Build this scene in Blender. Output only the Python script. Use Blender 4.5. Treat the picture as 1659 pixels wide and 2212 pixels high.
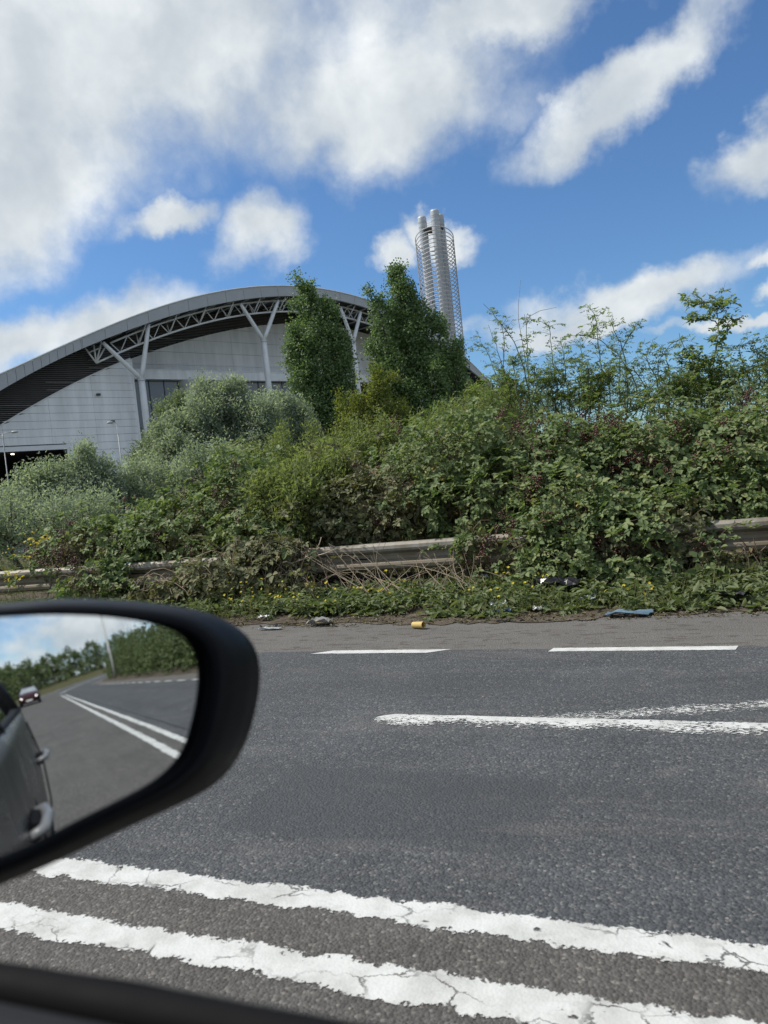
import bpy, math
import numpy as np
from mathutils import Vector, Matrix

for o in list(bpy.data.objects):
    bpy.data.objects.remove(o)
S = bpy.context.scene
COL = S.collection
PI = math.pi

# ------------------------------------------------------------------ camera
CAM_H = 1.3
FPX = 1661.6                       # focal length for a 1659 x 2212 picture
yaw, pit, roll = math.radians(23.0), math.radians(-2.3), math.radians(6.0)
F = np.array([-math.sin(yaw) * math.cos(pit), math.cos(yaw) * math.cos(pit), math.sin(pit)])
R0 = np.array([math.cos(yaw), math.sin(yaw), 0.0])
U0 = np.cross(R0, F)
CX = math.cos(roll) * R0 - math.sin(roll) * U0
CY = math.sin(roll) * R0 + math.cos(roll) * U0
C0 = np.array([0, 0, CAM_H])
cam = bpy.data.cameras.new('camera')
cam_o = bpy.data.objects.new('camera', cam)
COL.objects.link(cam_o)
M = Matrix.Identity(4)
for i in range(3):
    M[i][0], M[i][1], M[i][2], M[i][3] = CX[i], CY[i], -F[i], C0[i]
cam_o.matrix_world = M
cam.sensor_fit = 'HORIZONTAL'
cam.sensor_width = 36
cam.lens = 36 * FPX / 1659
cam.clip_start = 0.02
cam.clip_end = 12000
cam.dof.use_dof = True
cam.dof.focus_distance = 14.0
cam.dof.aperture_fstop = 8.0
S.camera = cam_o


def ray(x, y):
    return F + CX * (x - 829.5) / FPX - CY * (y - 1106) / FPX


def atd(x, y, d):
    return C0 + ray(x, y) * d


def atY(x, y, Y):
    r = ray(x, y)
    return C0 + r * (Y / r[1])


def gnd(x, y, z=0.0):
    r = ray(x, y)
    return C0 + r * (z - CAM_H) / r[2]


# ------------------------------------------------------------------ node helper
class NB:
    def __init__(s, nt):
        s.nt = nt

    def n(s, t, ins=None, **kw):
        nd = s.nt.nodes.new(t)
        for k, v in kw.items():
            setattr(nd, k, v)
        for k, v in (ins or {}).items():
            s.put(nd.inputs[k], v)
        return nd

    def put(s, sock, v):
        if isinstance(v, bpy.types.NodeSocket):
            s.nt.links.new(v, sock)
        else:
            sock.default_value = v

    def m(s, op, a, b=None, c=None, clamp=False):
        nd = s.nt.nodes.new('ShaderNodeMath')
        nd.operation = op
        nd.use_clamp = clamp
        for i, v in enumerate((a, b, c)):
            if v is not None:
                s.put(nd.inputs[i], v)
        return nd.outputs[0]

    def v(s, op, a, b=None, sc=None):
        nd = s.nt.nodes.new('ShaderNodeVectorMath')
        nd.operation = op
        s.put(nd.inputs[0], a)
        if b is not None:
            s.put(nd.inputs[1], b)
        if sc is not None:
            s.put(nd.inputs['Scale'], sc)
        return nd.outputs['Value'] if op in ('DOT_PRODUCT', 'LENGTH', 'DISTANCE') else nd.outputs[0]

    def noise(s, vec, scale, detail=3, rough=0.55, dist=0.0, col=False):
        nd = s.n('ShaderNodeTexNoise', {'Vector': vec, 'Scale': scale, 'Detail': detail, 'Roughness': rough, 'Distortion': dist})
        return nd.outputs['Color' if col else 'Fac']

    def vor(s, vec, scale, feature='F1', out='Distance', rnd=1.0):
        nd = s.n('ShaderNodeTexVoronoi', {'Vector': vec, 'Scale': scale, 'Randomness': rnd}, feature=feature)
        return nd.outputs[out]

    def mix(s, f, a, b, blend='MIX'):
        nd = s.nt.nodes.new('ShaderNodeMix')
        nd.data_type = 'RGBA'
        nd.blend_type = blend
        s.put(nd.inputs[0], f)
        s.put(nd.inputs[6], a)
        s.put(nd.inputs[7], b)
        return nd.outputs[2]

    def ss(s, v, a, b):
        nd = s.n('ShaderNodeMapRange', {0: v, 1: a, 2: b, 3: 0.0, 4: 1.0}, interpolation_type='SMOOTHSTEP')
        return nd.outputs[0]

    def lin(s, v, a, b, c=0.0, d=1.0):
        return s.n('ShaderNodeMapRange', {0: v, 1: a, 2: b, 3: c, 4: d}).outputs[0]

    def ramp(s, f, stops, interp='LINEAR'):
        nd = s.nt.nodes.new('ShaderNodeValToRGB')
        cr = nd.color_ramp
        cr.interpolation = interp
        while len(cr.elements) < len(stops):
            cr.elements.new(0.5)
        for e, (p, c) in zip(cr.elements, stops):
            e.position = p
            e.color = (*c, 1) if len(c) == 3 else c
        s.put(nd.inputs[0], f)
        return nd.outputs[0]


def c4(c):
    return (c[0], c[1], c[2], 1.0)


# ------------------------------------------------------------------ sun, sky, exposure
SUN_AZ = math.radians(-102)         # from +Y, clockwise positive
SUN_EL = math.radians(52)
sun_dir = Vector((math.sin(SUN_AZ) * math.cos(SUN_EL), math.cos(SUN_AZ) * math.cos(SUN_EL), math.sin(SUN_EL)))
sl = bpy.data.lights.new('sun', 'SUN')
sl.energy = 3.7
sl.angle = math.radians(0.6)
sl.color = (1.0, 0.95, 0.88)
so = bpy.data.objects.new('sun', sl)
COL.objects.link(so)
so.rotation_euler = sun_dir.to_track_quat('Z', 'Y').to_euler()

world = bpy.data.worlds.new('World')
S.world = world
world.use_nodes = True
world.cycles.sampling_method = 'MANUAL'
world.cycles.sample_map_resolution = 512
wt = world.node_tree
wt.nodes.clear()
W_ = NB(wt)
sky = W_.n('ShaderNodeTexSky', sky_type='NISHITA', sun_disc=False, sun_elevation=SUN_EL,
           sun_rotation=SUN_AZ % (2 * PI), altitude=50, air_density=1.0, dust_density=0.6, ozone_density=2.2)
tc = W_.n('ShaderNodeTexCoord').outputs['Generated']
dirv = W_.v('NORMALIZE', tc)
warp = W_.v('SCALE', W_.v('SUBTRACT', W_.noise(dirv, 2.6, 3, 0.5, col=True), (0.5, 0.5, 0.5)), sc=0.16)
warp2 = W_.v('SCALE', W_.v('SUBTRACT', W_.noise(dirv, 11.0, 5, 0.6, col=True), (0.5, 0.5, 0.5)), sc=0.10)
pw = W_.v('ADD', W_.v('ADD', dirv, warp), warp2)
# cloud banks: direction of the middle, half sizes along and across, tilt
BANKS = [  # x, y, rx, ry, tilt in degrees
    (280, 90, 820, 330, -8), (10, 390, 380, 160, -24), (800, 205, 300, 150, -10), (1150, -10, 340, 105, -20),
    (1375, 190, 255, 78, -36), (1665, 300, 190, 68, -32), (1360, 600, 250, 66, -10), (1260, 655, 220, 36, -6),
    (1650, 545, 80, 28, -5), (1675, 622, 52, 24, -5), (1570, 690, 150, 20, -3),
    (565, 490, 125, 88, -20), (365, 472, 120, 46, -15), (200, 690, 250, 80, -12),
    (20, 735, 180, 80, 0), (968, 472, 84, 42, 10), (885, 530, 50, 50, 0),
]
f_all = None
for (x, y, rx, ry, tl) in BANKS:
    d = ray(x, y)
    L = np.linalg.norm(d)
    d = d / L
    a = math.radians(tl)
    t1 = CX * math.cos(a) - CY * math.sin(a)
    t1 = t1 - d * (t1 @ d)
    t1 /= np.linalg.norm(t1)
    t2 = np.cross(d, t1)
    ex, ey = rx / FPX / L, ry / FPX / L
    A = W_.v('DOT_PRODUCT', pw, tuple(t1 / ex))
    B = W_.v('DOT_PRODUCT', pw, tuple(t2 / ey))
    bl = W_.m('SUBTRACT', 1.0, W_.m('POWER', W_.m('MULTIPLY_ADD', A, A, W_.m('MULTIPLY', B, B)), 0.62))
    f_all = bl if f_all is None else W_.m('SMOOTH_MAX', f_all, bl, 0.12)
f_all = W_.m('MAXIMUM', f_all, -1.3)
# sky that no bank describes: the same broken cloud goes on
outv = W_.v('DOT_PRODUCT', dirv, tuple(F))
far_n = W_.noise(W_.v('MULTIPLY', dirv, (1.0, 1.0, 2.0)), 2.6, 5, 0.55, 0.4)
outside = W_.m('MULTIPLY', W_.m('SUBTRACT', far_n, 0.40), 4.0)
f_mix = W_.m('ADD', W_.m('MULTIPLY', f_all, W_.ss(outv, 0.60, 0.76)),
             W_.m('MULTIPLY', outside, W_.m('SUBTRACT', 1.0, W_.ss(outv, 0.60, 0.76))))
pf = W_.v('ADD', W_.v('ADD', dirv, W_.v('SCALE', warp, sc=0.4)), W_.v('SCALE', warp2, sc=0.25))
fine = W_.noise(pf, 6.0, 6, 0.55)
fine3 = W_.noise(pf, 21.0, 4, 0.55)
dens = W_.m('ADD', f_mix, W_.m('MULTIPLY_ADD', W_.m('SUBTRACT', fine, 0.49), 1.55, W_.m('MULTIPLY', W_.m('SUBTRACT', fine3, 0.5), 0.40)))
cover = W_.ss(dens, -0.28, 0.72)
sh = W_.v('ADD', pf, tuple(np.array(sun_dir) * 0.05))
fine2 = W_.noise(sh, 6.0, 5, 0.55)
lit = W_.m('ADD', W_.m('MULTIPLY', W_.m('SUBTRACT', fine, fine2), 1.5), 0.60)
lit = W_.m('SUBTRACT', lit, W_.m('MULTIPLY', W_.ss(dens, 0.5, 1.5), 0.12), clamp=True)
cl_col = W_.ramp(lit, [(0.0, (3.3, 3.8, 4.5)), (0.5, (5.1, 5.6, 6.0)), (1.0, (8.0, 8.3, 8.4))])
blue = W_.mix(1.0, sky.outputs[0], (0.60, 0.84, 1.06, 1), 'MULTIPLY')
skyc = W_.mix(cover, blue, cl_col)
bg = W_.n('ShaderNodeBackground', {'Color': skyc, 'Strength': 0.096})
out = W_.n('ShaderNodeOutputWorld')
wt.links.new(bg.outputs[0], out.inputs[0])

S.view_settings.view_transform = 'Standard'
S.view_settings.look = 'None'
S.view_settings.exposure = 0.34
S.view_settings.gamma = 1.0
S.cycles.max_bounces = 5
S.cycles.diffuse_bounces = 3
S.cycles.glossy_bounces = 3
S.cycles.transmission_bounces = 3
S.cycles.transparent_max_bounces = 16


# ------------------------------------------------------------------ object helpers
def link(o, parent=None):
    COL.objects.link(o)
    if parent is not None:
        o.parent = parent
    return o


def thing(name, label, cat, loc=(0, 0, 0), group=None):
    o = bpy.data.objects.new(name, None)
    o.empty_display_size = 0.2
    o.location = loc
    link(o)
    return tag(o, label, cat, group)


def tag(o, label, cat, group=None):
    o['label'] = label
    o['category'] = cat
    if group:
        o['group'] = group
    return o


def build_mesh(name, V, faces, mats, smooth=False, midx=None):
    """V (n,3); faces: list of int arrays/lists or an (m,k) array"""
    me = bpy.data.meshes.new(name)
    V = np.asarray(V, dtype=np.float32)
    if isinstance(faces, np.ndarray):
        m, k = faces.shape
        me.vertices.add(len(V))
        me.vertices.foreach_set('co', V.ravel())
        me.loops.add(m * k)
        me.loops.foreach_set('vertex_index', faces.astype(np.int32).ravel())
        me.polygons.add(m)
        me.polygons.foreach_set('loop_start', np.arange(0, m * k, k, dtype=np.int32))
        me.polygons.foreach_set('loop_total', np.full(m, k, dtype=np.int32))
    else:
        me.from_pydata([tuple(map(float, v)) for v in V], [], [tuple(map(int, f)) for f in faces])
    for mt in (mats if isinstance(mats, (list, tuple)) else [mats]):
        me.materials.append(mt)
    if midx is not None:
        me.polygons.foreach_set('material_index', np.asarray(midx, dtype=np.int32))
    if smooth:
        me.polygons.foreach_set('use_smooth', np.ones(len(me.polygons), dtype=bool))
    me.update(calc_edges=True)
    me.validate()
    return me


def obj(name, me, parent=None, world_pts=True):
    o = bpy.data.objects.new(name, me)
    link(o, parent)
    if parent is not None and world_pts:
        # vertices were given in world space; keep them there under the parent
        p = parent
        off = Vector((0, 0, 0))
        while p is not None:
            off += p.location
            p = p.parent
        o.location = -off
    return o


def mk(name, V, faces, mat, parent=None, smooth=False, kind=None):
    o = obj(name, build_mesh(name, V, faces, mat, smooth), parent)
    if kind:
        o['kind'] = kind
    return o


class Acc:
    """collects boxes, tubes and prisms into one mesh"""
    def __init__(s):
        s.V, s.Fc, s.k = [], [], 0

    def add(s, V, faces):
        s.V.append(np.asarray(V, float))
        s.Fc += [[i + s.k for i in f] for f in faces]
        s.k += len(V)

    def box(s, a, b, T=None):
        (x0, y0, z0), (x1, y1, z1) = a, b
        V = np.array([(x, y, z) for z in (z0, z1) for (x, y) in ((x0, y0), (x1, y0), (x1, y1), (x0, y1))], float)
        if T is not None:
            V = T(V)
        s.add(V, [(0, 3, 2, 1), (4, 5, 6, 7), (0, 1, 5, 4), (1, 2, 6, 5), (2, 3, 7, 6), (3, 0, 4, 7)])

    def prism(s, poly, w0, w1, T):
        n = len(poly)
        V = [(p[0], w0, p[1]) for p in poly] + [(p[0], w1, p[1]) for p in poly]
        V = T(np.array(V, float))
        s.add(V, [list(range(n)), list(range(2 * n - 1, n - 1, -1))] + [(i, i + n, (i + 1) % n + n, (i + 1) % n) for i in range(n)])

    def tube(s, pts, r, n=6, cap=True):
        pts = np.asarray(pts, float)
        m = len(pts)
        r = np.broadcast_to(np.asarray(r, float), (m,))
        tg = np.gradient(pts, axis=0)
        tg /= np.linalg.norm(tg, axis=1)[:, None] + 1e-9
        ref = np.array([0, 0, 1.0]) if abs(tg[:, 2]).mean() < 0.8 else np.array([1.0, 0, 0])
        a = np.cross(tg, ref)
        a /= np.linalg.norm(a, axis=1)[:, None] + 1e-9
        b = np.cross(tg, a)
        th = np.linspace(0, 2 * PI, n, endpoint=False)
        V = pts[:, None, :] + r[:, None, None] * (np.cos(th)[None, :, None] * a[:, None, :] + np.sin(th)[None, :, None] * b[:, None, :])
        V = V.reshape(-1, 3)
        fc = []
        for i in range(m - 1):
            for j in range(n):
                j2 = (j + 1) % n
                fc.append((i * n + j, i * n + j2, (i + 1) * n + j2, (i + 1) * n + j))
        if cap:
            fc.append(tuple(range(n - 1, -1, -1)))
            fc.append(tuple((m - 1) * n + j for j in range(n)))
        s.add(V, fc)

    def loft(s, rings, close=True, cap0=False, cap1=False):
        n = len(rings[0])
        V = np.concatenate([np.asarray(r, float) for r in rings])
        fc = []
        for i in range(len(rings) - 1):
            for j in range(n if close else n - 1):
                j2 = (j + 1) % n
                fc.append((i * n + j, i * n + j2, (i + 1) * n + j2, (i + 1) * n + j))
        if cap0:
            fc.append(tuple(range(n - 1, -1, -1)))
        if cap1:
            fc.append(tuple((len(rings) - 1) * n + j for j in range(n)))
        s.add(V, fc)

    def build(s, name, mat, parent=None, smooth=False, kind=None):
        V = np.concatenate(s.V)
        return mk(name, V, s.Fc, mat, parent, smooth, kind)


# ------------------------------------------------------------------ numpy noise
_rng0 = np.random.default_rng(5)
_tab = _rng0.random(4096)


def vnoise(P, freq=1.0, seed=0):
    P = np.asarray(P, float) * freq + 100.0 + seed * 17.3
    i = np.floor(P).astype(np.int64)
    f = P - i
    f = f * f * (3 - 2 * f)
    r = np.zeros(len(P))
    for dx in (0, 1):
        for dy in (0, 1):
            for dz in (0, 1):
                h = ((i[:, 0] + dx) * 73856093 ^ (i[:, 1] + dy) * 19349663 ^ (i[:, 2] + dz) * 83492791) & 4095
                w = (f[:, 0] if dx else 1 - f[:, 0]) * (f[:, 1] if dy else 1 - f[:, 1]) * (f[:, 2] if dz else 1 - f[:, 2])
                r += w * _tab[h]
    return r


def unit(a):
    return a / (np.linalg.norm(a, axis=-1, keepdims=True) + 1e-9)


# ------------------------------------------------------------------ materials
def new_mat(name):
    m = bpy.data.materials.new(name)
    m.use_nodes = True
    m.node_tree.nodes.clear()
    return m, NB(m.node_tree)


def finish(m, b, shader):
    o = b.n('ShaderNodeOutputMaterial')
    b.nt.links.new(shader, o.inputs[0])
    return m


def bsdf(b, color, rough=0.6, metal=0.0, spec=0.5, normal=None, **kw):
    ins = {'Base Color': color, 'Roughness': rough, 'Metallic': metal, 'Specular IOR Level': spec}
    if normal is not None:
        ins['Normal'] = normal
    ins.update(kw)
    return b.n('ShaderNodeBsdfPrincipled', ins).outputs[0]


def bump(b, h, strength=0.3, dist=0.01):
    return b.n('ShaderNodeBump', {'Strength': strength, 'Distance': dist, 'Height': h}).outputs[0]


def wpos(b):
    return b.n('ShaderNodeNewGeometry').outputs['Position']


def plain(name, col, rough=0.6, metal=0.0, var=0.12, scale=3.0, spec=0.5, bmp=0.0, streak=None):
    """painted or moulded surface: one colour with uneven dirt"""
    m, b = new_mat(name)
    p = wpos(b)
    q = b.v('MULTIPLY', p, streak) if streak else p
    nz = b.noise(q, scale, 5, 0.6)
    c = b.mix(b.ss(nz, 0.25, 0.75), c4([x * (1 - var) for x in col]), c4([min(1, x * (1 + var)) for x in col]))
    nm = bump(b, b.noise(p, scale * 6, 4), bmp, 0.01) if bmp else None
    r = b.lin(nz, 0.2, 0.8, max(0.02, rough - 0.08), min(1, rough + 0.08))
    return finish(m, b, bsdf(b, c, r, metal, spec, nm))


def leaf_mat(name, stops, trans=0.30, rough=0.5, spec=0.35, big=0.35):
    m, b = new_mat(name)
    g = b.n('ShaderNodeNewGeometry')
    patch = b.noise(g.outputs['Position'], 1.1, 2)
    fac = b.m('ADD', b.m('MULTIPLY_ADD', g.outputs['Random Per Island'], 0.88, 0.05), b.m('MULTIPLY', b.m('SUBTRACT', patch, 0.5), big), clamp=True)
    c = b.ramp(fac, stops)
    back = b.mix(0.45, c, c4((0.13, 0.16, 0.08)))
    cc = b.mix(b.m('MULTIPLY', g.outputs['Backfacing'], 0.55), c, back)
    s1 = bsdf(b, cc, rough, 0, spec)
    tcol = b.mix(1.0, cc, (1.25, 1.35, 0.7, 1), 'MULTIPLY')
    s2 = b.n('ShaderNodeBsdfTranslucent', {'Color': tcol}).outputs[0]
    mx = b.n('ShaderNodeMixShader', {0: trans, 1: s1, 2: s2}).outputs[0]
    return finish(m, b, mx)


def asphalt_nodes(b, p, brown):
    """colour and height of worn chipped asphalt, p in metres; brown 0..1 picks the dusty tone"""
    v = b.n('ShaderNodeTexVoronoi', {'Vector': p, 'Scale': 98.0, 'Randomness': 1.0}, feature='F1')
    stone = b.n('ShaderNodeSeparateColor', {0: v.outputs['Color']}).outputs[0]
    dist = v.outputs['Distance']
    v2 = b.n('ShaderNodeTexVoronoi', {'Vector': p, 'Scale': 17.0, 'Randomness': 1.0}, feature='F1')
    chip = b.m('MULTIPLY', b.m('LESS_THAN', v2.outputs['Distance'], 0.11), b.m('GREATER_THAN', b.n('ShaderNodeSeparateColor', {0: v2.outputs['Color']}).outputs[1], 0.66))
    med = b.noise(p, 26.0, 4, 0.6)
    big = b.noise(p, 0.9, 4, 0.6, 0.6)
    streak = b.noise(b.v('MULTIPLY', p, (0.35, 3.0, 1.0)), 2.2, 4, 0.6)
    blu = b.ramp(stone, [(0.0, (0.047, 0.051, 0.056)), (0.55, (0.070, 0.075, 0.081)), (0.90, (0.096, 0.100, 0.104)), (1.0, (0.17, 0.168, 0.16))])
    brn = b.ramp(stone, [(0.0, (0.072, 0.068, 0.063)), (0.6, (0.096, 0.090, 0.084)), (0.9, (0.120, 0.114, 0.106)), (1.0, (0.20, 0.187, 0.168))])
    c = b.mix(brown, blu, brn)
    tone = b.m('ADD', b.m('MULTIPLY', big, 0.75), b.m('ADD', b.m('MULTIPLY', streak, 0.45), b.m('MULTIPLY', med, 0.55)))
    tone = b.m('MULTIPLY_ADD', tone, 0.88, 0.12)
    tc_ = b.n('ShaderNodeCombineColor', {0: tone, 1: tone, 2: tone}).outputs[0]
    c = b.mix(1.0, c, tc_, 'MULTIPLY')
    c = b.mix(b.m('MULTIPLY', chip, 0.6), c, c4((0.30, 0.29, 0.26)))
    h = b.m('ADD', b.m('MULTIPLY', b.m('SUBTRACT', 0.6, dist), 0.8), b.m('MULTIPLY', med, 0.7))
    return c, h


def brown_zone(b, p):
    y = b.n('ShaderNodeSeparateXYZ', {0: p}).outputs[1]
    wob = b.m('MULTIPLY', b.m('SUBTRACT', b.noise(p, 3.0, 3), 0.5), 0.12)
    return b.m('SUBTRACT', 1.0, b.ss(b.m('ADD', y, wob), 1.98, 2.12))


m_road, b = new_mat('asphalt')
p = wpos(b)
# smoother re-laid patch and pale scuffed areas
sx = b.n('ShaderNodeSeparateXYZ', {0: b.v('ADD', p, b.v('SCALE', b.v('SUBTRACT', b.noise(p, 5.0, 4, col=True), (0.5, 0.5, 0.5)), sc=0.07))})
patch = b.m('MULTIPLY', b.m('MULTIPLY', b.ss(sx.outputs[0], -1.92, -1.88), b.m('SUBTRACT', 1.0, b.ss(sx.outputs[0], -0.69, -0.65))),
            b.m('MULTIPLY', b.ss(sx.outputs[1], 2.44, 2.48), b.m('SUBTRACT', 1.0, b.ss(sx.outputs[1], 3.08, 3.14))))
c, h = asphalt_nodes(b, p, brown_zone(b, p))
c = b.mix(b.m('MULTIPLY', patch, 0.60), c, c4((0.046, 0.050, 0.055)))
# tyre-polished tracks, an old trench joint and oil drips
def track(y0, w):
    q = b.m('DIVIDE', b.m('SUBTRACT', sx.outputs[1], y0), w)
    return b.m('POWER', 2.718, b.m('MULTIPLY', b.m('MULTIPLY', q, q), -1.0))
trk = b.m('ADD', track(2.95, 0.28), track(4.45, 0.30))
c = b.mix(b.m('MULTIPLY', trk, b.lin(b.noise(p, 1.3, 3), 0.3, 0.7, 0.15, 0.5)), c, c4((0.050, 0.053, 0.056)))
pale = b.ss(b.noise(b.v('MULTIPLY', p, (0.5, 1.6, 1)), 1.6, 5, 0.66, 0.9), 0.50, 0.72)
c = b.mix(b.m('MULTIPLY', pale, 0.34), c, c4((0.135, 0.132, 0.126)))
oil = b.ss(b.noise(p, 3.1, 4, 0.55), 0.70, 0.76)
c = b.mix(b.m('MULTIPLY', oil, 0.55), c, c4((0.030, 0.031, 0.033)))
scuff = b.m('MULTIPLY', b.ss(b.noise(p, 2.1, 6, 0.68, 0.8), 0.56, 0.74), b.m('MULTIPLY', b.ss(sx.outputs[0], -0.9, -0.3), b.ss(sx.outputs[1], 2.3, 2.7)))
c = b.mix(b.m('MULTIPLY', scuff, 0.5), c, c4((0.17, 0.165, 0.155)))
finish(m_road, b, bsdf(b, c, 0.82, 0, 0.35, bump(b, h, 0.95, 0.007)))

m_should, b = new_mat('dusty_shoulder')
p = wpos(b)
c, h = asphalt_nodes(b, p, 1.0)
dust = b.noise(b.v('MULTIPLY', p, (0.5, 2.0, 1)), 3.0, 5, 0.62)
c = b.mix(b.lin(dust, 0.3, 0.75, 0.45, 0.95), c, c4((0.150, 0.143, 0.134)))
fl = b.vor(b.v('MULTIPLY', p, (0.4, 1, 1)), 30.0, out='Color')
c = b.mix(b.m('MULTIPLY', b.m('GREATER_THAN', b.n('ShaderNodeSeparateColor', {0: fl}).outputs[0], 0.88), 0.45), c, c4((0.055, 0.045, 0.034)))
finish(m_should, b, bsdf(b, c, 0.95, 0, 0.2, bump(b, b.m('ADD', h, dust), 0.6, 0.012)))


def paint_mat(name, mode):
    """road paint in different states: worn thick line, crisp dash, half scrubbed dash, scrubbed ghost"""
    m, b = new_mat(name)
    p = wpos(b)
    uv = b.n('ShaderNodeSeparateXYZ', {0: b.n('ShaderNodeTexCoord').outputs['UV']})
    v = uv.outputs[1]
    ac, ah = asphalt_nodes(b, p, brown_zone(b, p) if mode == 'double' else 0.0)
    fine_ = b.noise(p, 55.0, 5, 0.65)
    dirt = b.noise(p, 6.0, 5, 0.62)
    pc = b.ramp(dirt, [(0.25, (0.36, 0.36, 0.34)), (0.55, (0.53, 0.54, 0.52)), (0.9, (0.62, 0.63, 0.61))])
    pc = b.mix(b.m('MULTIPLY', b.ss(b.noise(p, 130.0, 3), 0.55, 0.75), 0.25), pc, c4((0.42, 0.41, 0.38)))
    edge = b.m('MINIMUM', v, b.m('SUBTRACT', 1.0, v))
    if mode == 'double':
        wq = b.v('ADD', p, b.v('SCALE', b.v('SUBTRACT', b.noise(p, 14.0, 4, 0.65, col=True), (0.5, 0.5, 0.5)), sc=0.075))
        e1 = b.vor(b.v('MULTIPLY', wq, (1.0, 1.7, 1)), 4.6, 'DISTANCE_TO_EDGE')
        gate = b.ss(b.noise(p, 2.3, 3), 0.46, 0.58)
        crack = b.m('MULTIPLY', b.m('SUBTRACT', 1.0, b.ss(e1, 0.006, 0.026)), gate)
        hole = b.ss(b.noise(p, 6.5, 4, 0.6, 0.4), 0.665, 0.70)
        rn = b.m('ADD', b.m('MULTIPLY', b.noise(p, 11.0, 3, 0.6), 0.55), b.m('MULTIPLY', b.noise(p, 70.0, 4, 0.65), 0.45))
        rag = b.ss(b.m('SUBTRACT', rn, b.lin(edge, 0.0, 0.28, 0.41, 0.66)), -0.015, 0.03)
        grime = b.m('MULTIPLY', b.ss(b.noise(b.v('MULTIPLY', p, (0.7, 1.5, 1)), 9.0, 5, 0.7), 0.52, 0.75), 0.55)
        pc = b.mix(grime, pc, c4((0.30, 0.295, 0.275)))
        wear = b.m('MAXIMUM', b.m('MULTIPLY', crack, 0.85), b.m('MAXIMUM', hole, rag))
    elif mode == 'dash':
        wear = b.m('MULTIPLY', b.ss(fine_, 0.66, 0.74), 0.8)
        wear = b.m('MAXIMUM', wear, b.m('MULTIPLY', b.ss(b.noise(p, 40, 4), 0.52, 0.6), b.m('SUBTRACT', 1.0, b.ss(edge, 0.0, 0.10))))
    elif mode == 'half':
        # chippings show through towards the camera side and wherever tyres cross
        sp = b.noise(b.v('MULTIPLY', p, (0.6, 1.3, 1)), 62.0, 3, 0.6, 0.8)
        lvl = b.m('ADD', b.lin(v, 0.1, 0.8, 0.39, 0.62), b.m('MULTIPLY', b.m('SUBTRACT', b.noise(p, 5.0, 4), 0.5), 0.45))
        wear = b.ss(b.m('SUBTRACT', sp, lvl), -0.02, 0.03)
    else:
        sp = b.noise(b.v('MULTIPLY', p, (0.6, 1.3, 1)), 66.0, 3, 0.6, 0.8)
        lvl = b.m('ADD', b.lin(edge, 0.0, 0.3, 0.34, 0.47), b.m('MULTIPLY', b.m('SUBTRACT', b.noise(p, 4.0, 3), 0.5), 0.2))
        wear = b.ss(b.m('SUBTRACT', sp, lvl), -0.02, 0.03)
    # where the paint has gone there is nothing left on the road
    sh_ = bsdf(b, pc, 0.75, 0, 0.35, bump(b, ah, 0.4, 0.003))
    gone = b.n('ShaderNodeBsdfTransparent').outputs[0]
    return finish(m, b, b.n('ShaderNodeMixShader', {0: wear, 1: sh_, 2: gone}).outputs[0])


m_double = paint_mat('thick_white_paint_cracked', 'double')
m_dash = paint_mat('white_paint', 'dash')
m_half = paint_mat('white_paint_scrubbed', 'half')
m_ghost = paint_mat('white_paint_ghost', 'ghost')
m_seam = plain('bitumen_seam', (0.018, 0.018, 0.019), 0.6, var=0.3)

m_ground, b = new_mat('soil_and_thatch')
p = wpos(b)
c = b.ramp(b.noise(p, 2.0, 6, 0.65), [(0.3, (0.035, 0.040, 0.016)), (0.5, (0.075, 0.075, 0.034)), (0.7, (0.12, 0.10, 0.06))])
finish(m_ground, b, bsdf(b, c, 0.95, 0, 0.15, bump(b, b.noise(p, 18, 5), 0.8, 0.05)))
m_soil, b = new_mat('verge_soil')
p = wpos(b)
c = b.ramp(b.noise(p, 9.0, 6, 0.7), [(0.3, (0.038, 0.031, 0.022)), (0.5, (0.092, 0.076, 0.056)), (0.72, (0.165, 0.142, 0.112))])
finish(m_soil, b, bsdf(b, c, 0.95, 0, 0.15, bump(b, b.noise(p, 40, 5), 0.9, 0.03)))

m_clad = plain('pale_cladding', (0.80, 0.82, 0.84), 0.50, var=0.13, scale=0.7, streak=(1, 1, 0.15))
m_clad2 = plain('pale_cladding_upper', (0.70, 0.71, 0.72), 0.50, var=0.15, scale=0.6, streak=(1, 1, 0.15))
m_fascia = plain('grey_fascia', (0.40, 0.42, 0.44), 0.45, var=0.06, scale=0.4)
m_louvre = plain('dark_louvre', (0.125, 0.120, 0.122), 0.55, var=0.15, scale=0.8)
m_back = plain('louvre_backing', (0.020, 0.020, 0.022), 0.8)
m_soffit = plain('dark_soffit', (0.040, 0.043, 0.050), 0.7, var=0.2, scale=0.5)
m_steel = plain('white_painted_steel', (0.72, 0.74, 0.76), 0.42, var=0.06, scale=1.0)
m_roof = plain('roof_sheet', (0.34, 0.36, 0.38), 0.5, var=0.08, scale=0.2)
m_void = plain('dark_interior', (0.012, 0.012, 0.013), 0.9)
m_winglass = plain('blue_grey_glass', (0.075, 0.105, 0.135), 0.12, var=0.2, scale=0.3, spec=0.8)
m_frame = plain('dark_frame', (0.05, 0.055, 0.06), 0.5)
m_stack = plain('stack_steel', (0.42, 0.45, 0.48), 0.45, var=0.10, scale=0.35, streak=(1, 1, 0.12))
m_ring = plain('cage_ring', (0.46, 0.45, 0.44), 0.5, var=0.15, scale=0.6)
m_galv = plain('galvanised_pole', (0.36, 0.37, 0.37), 0.5, metal=0.3)

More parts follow.
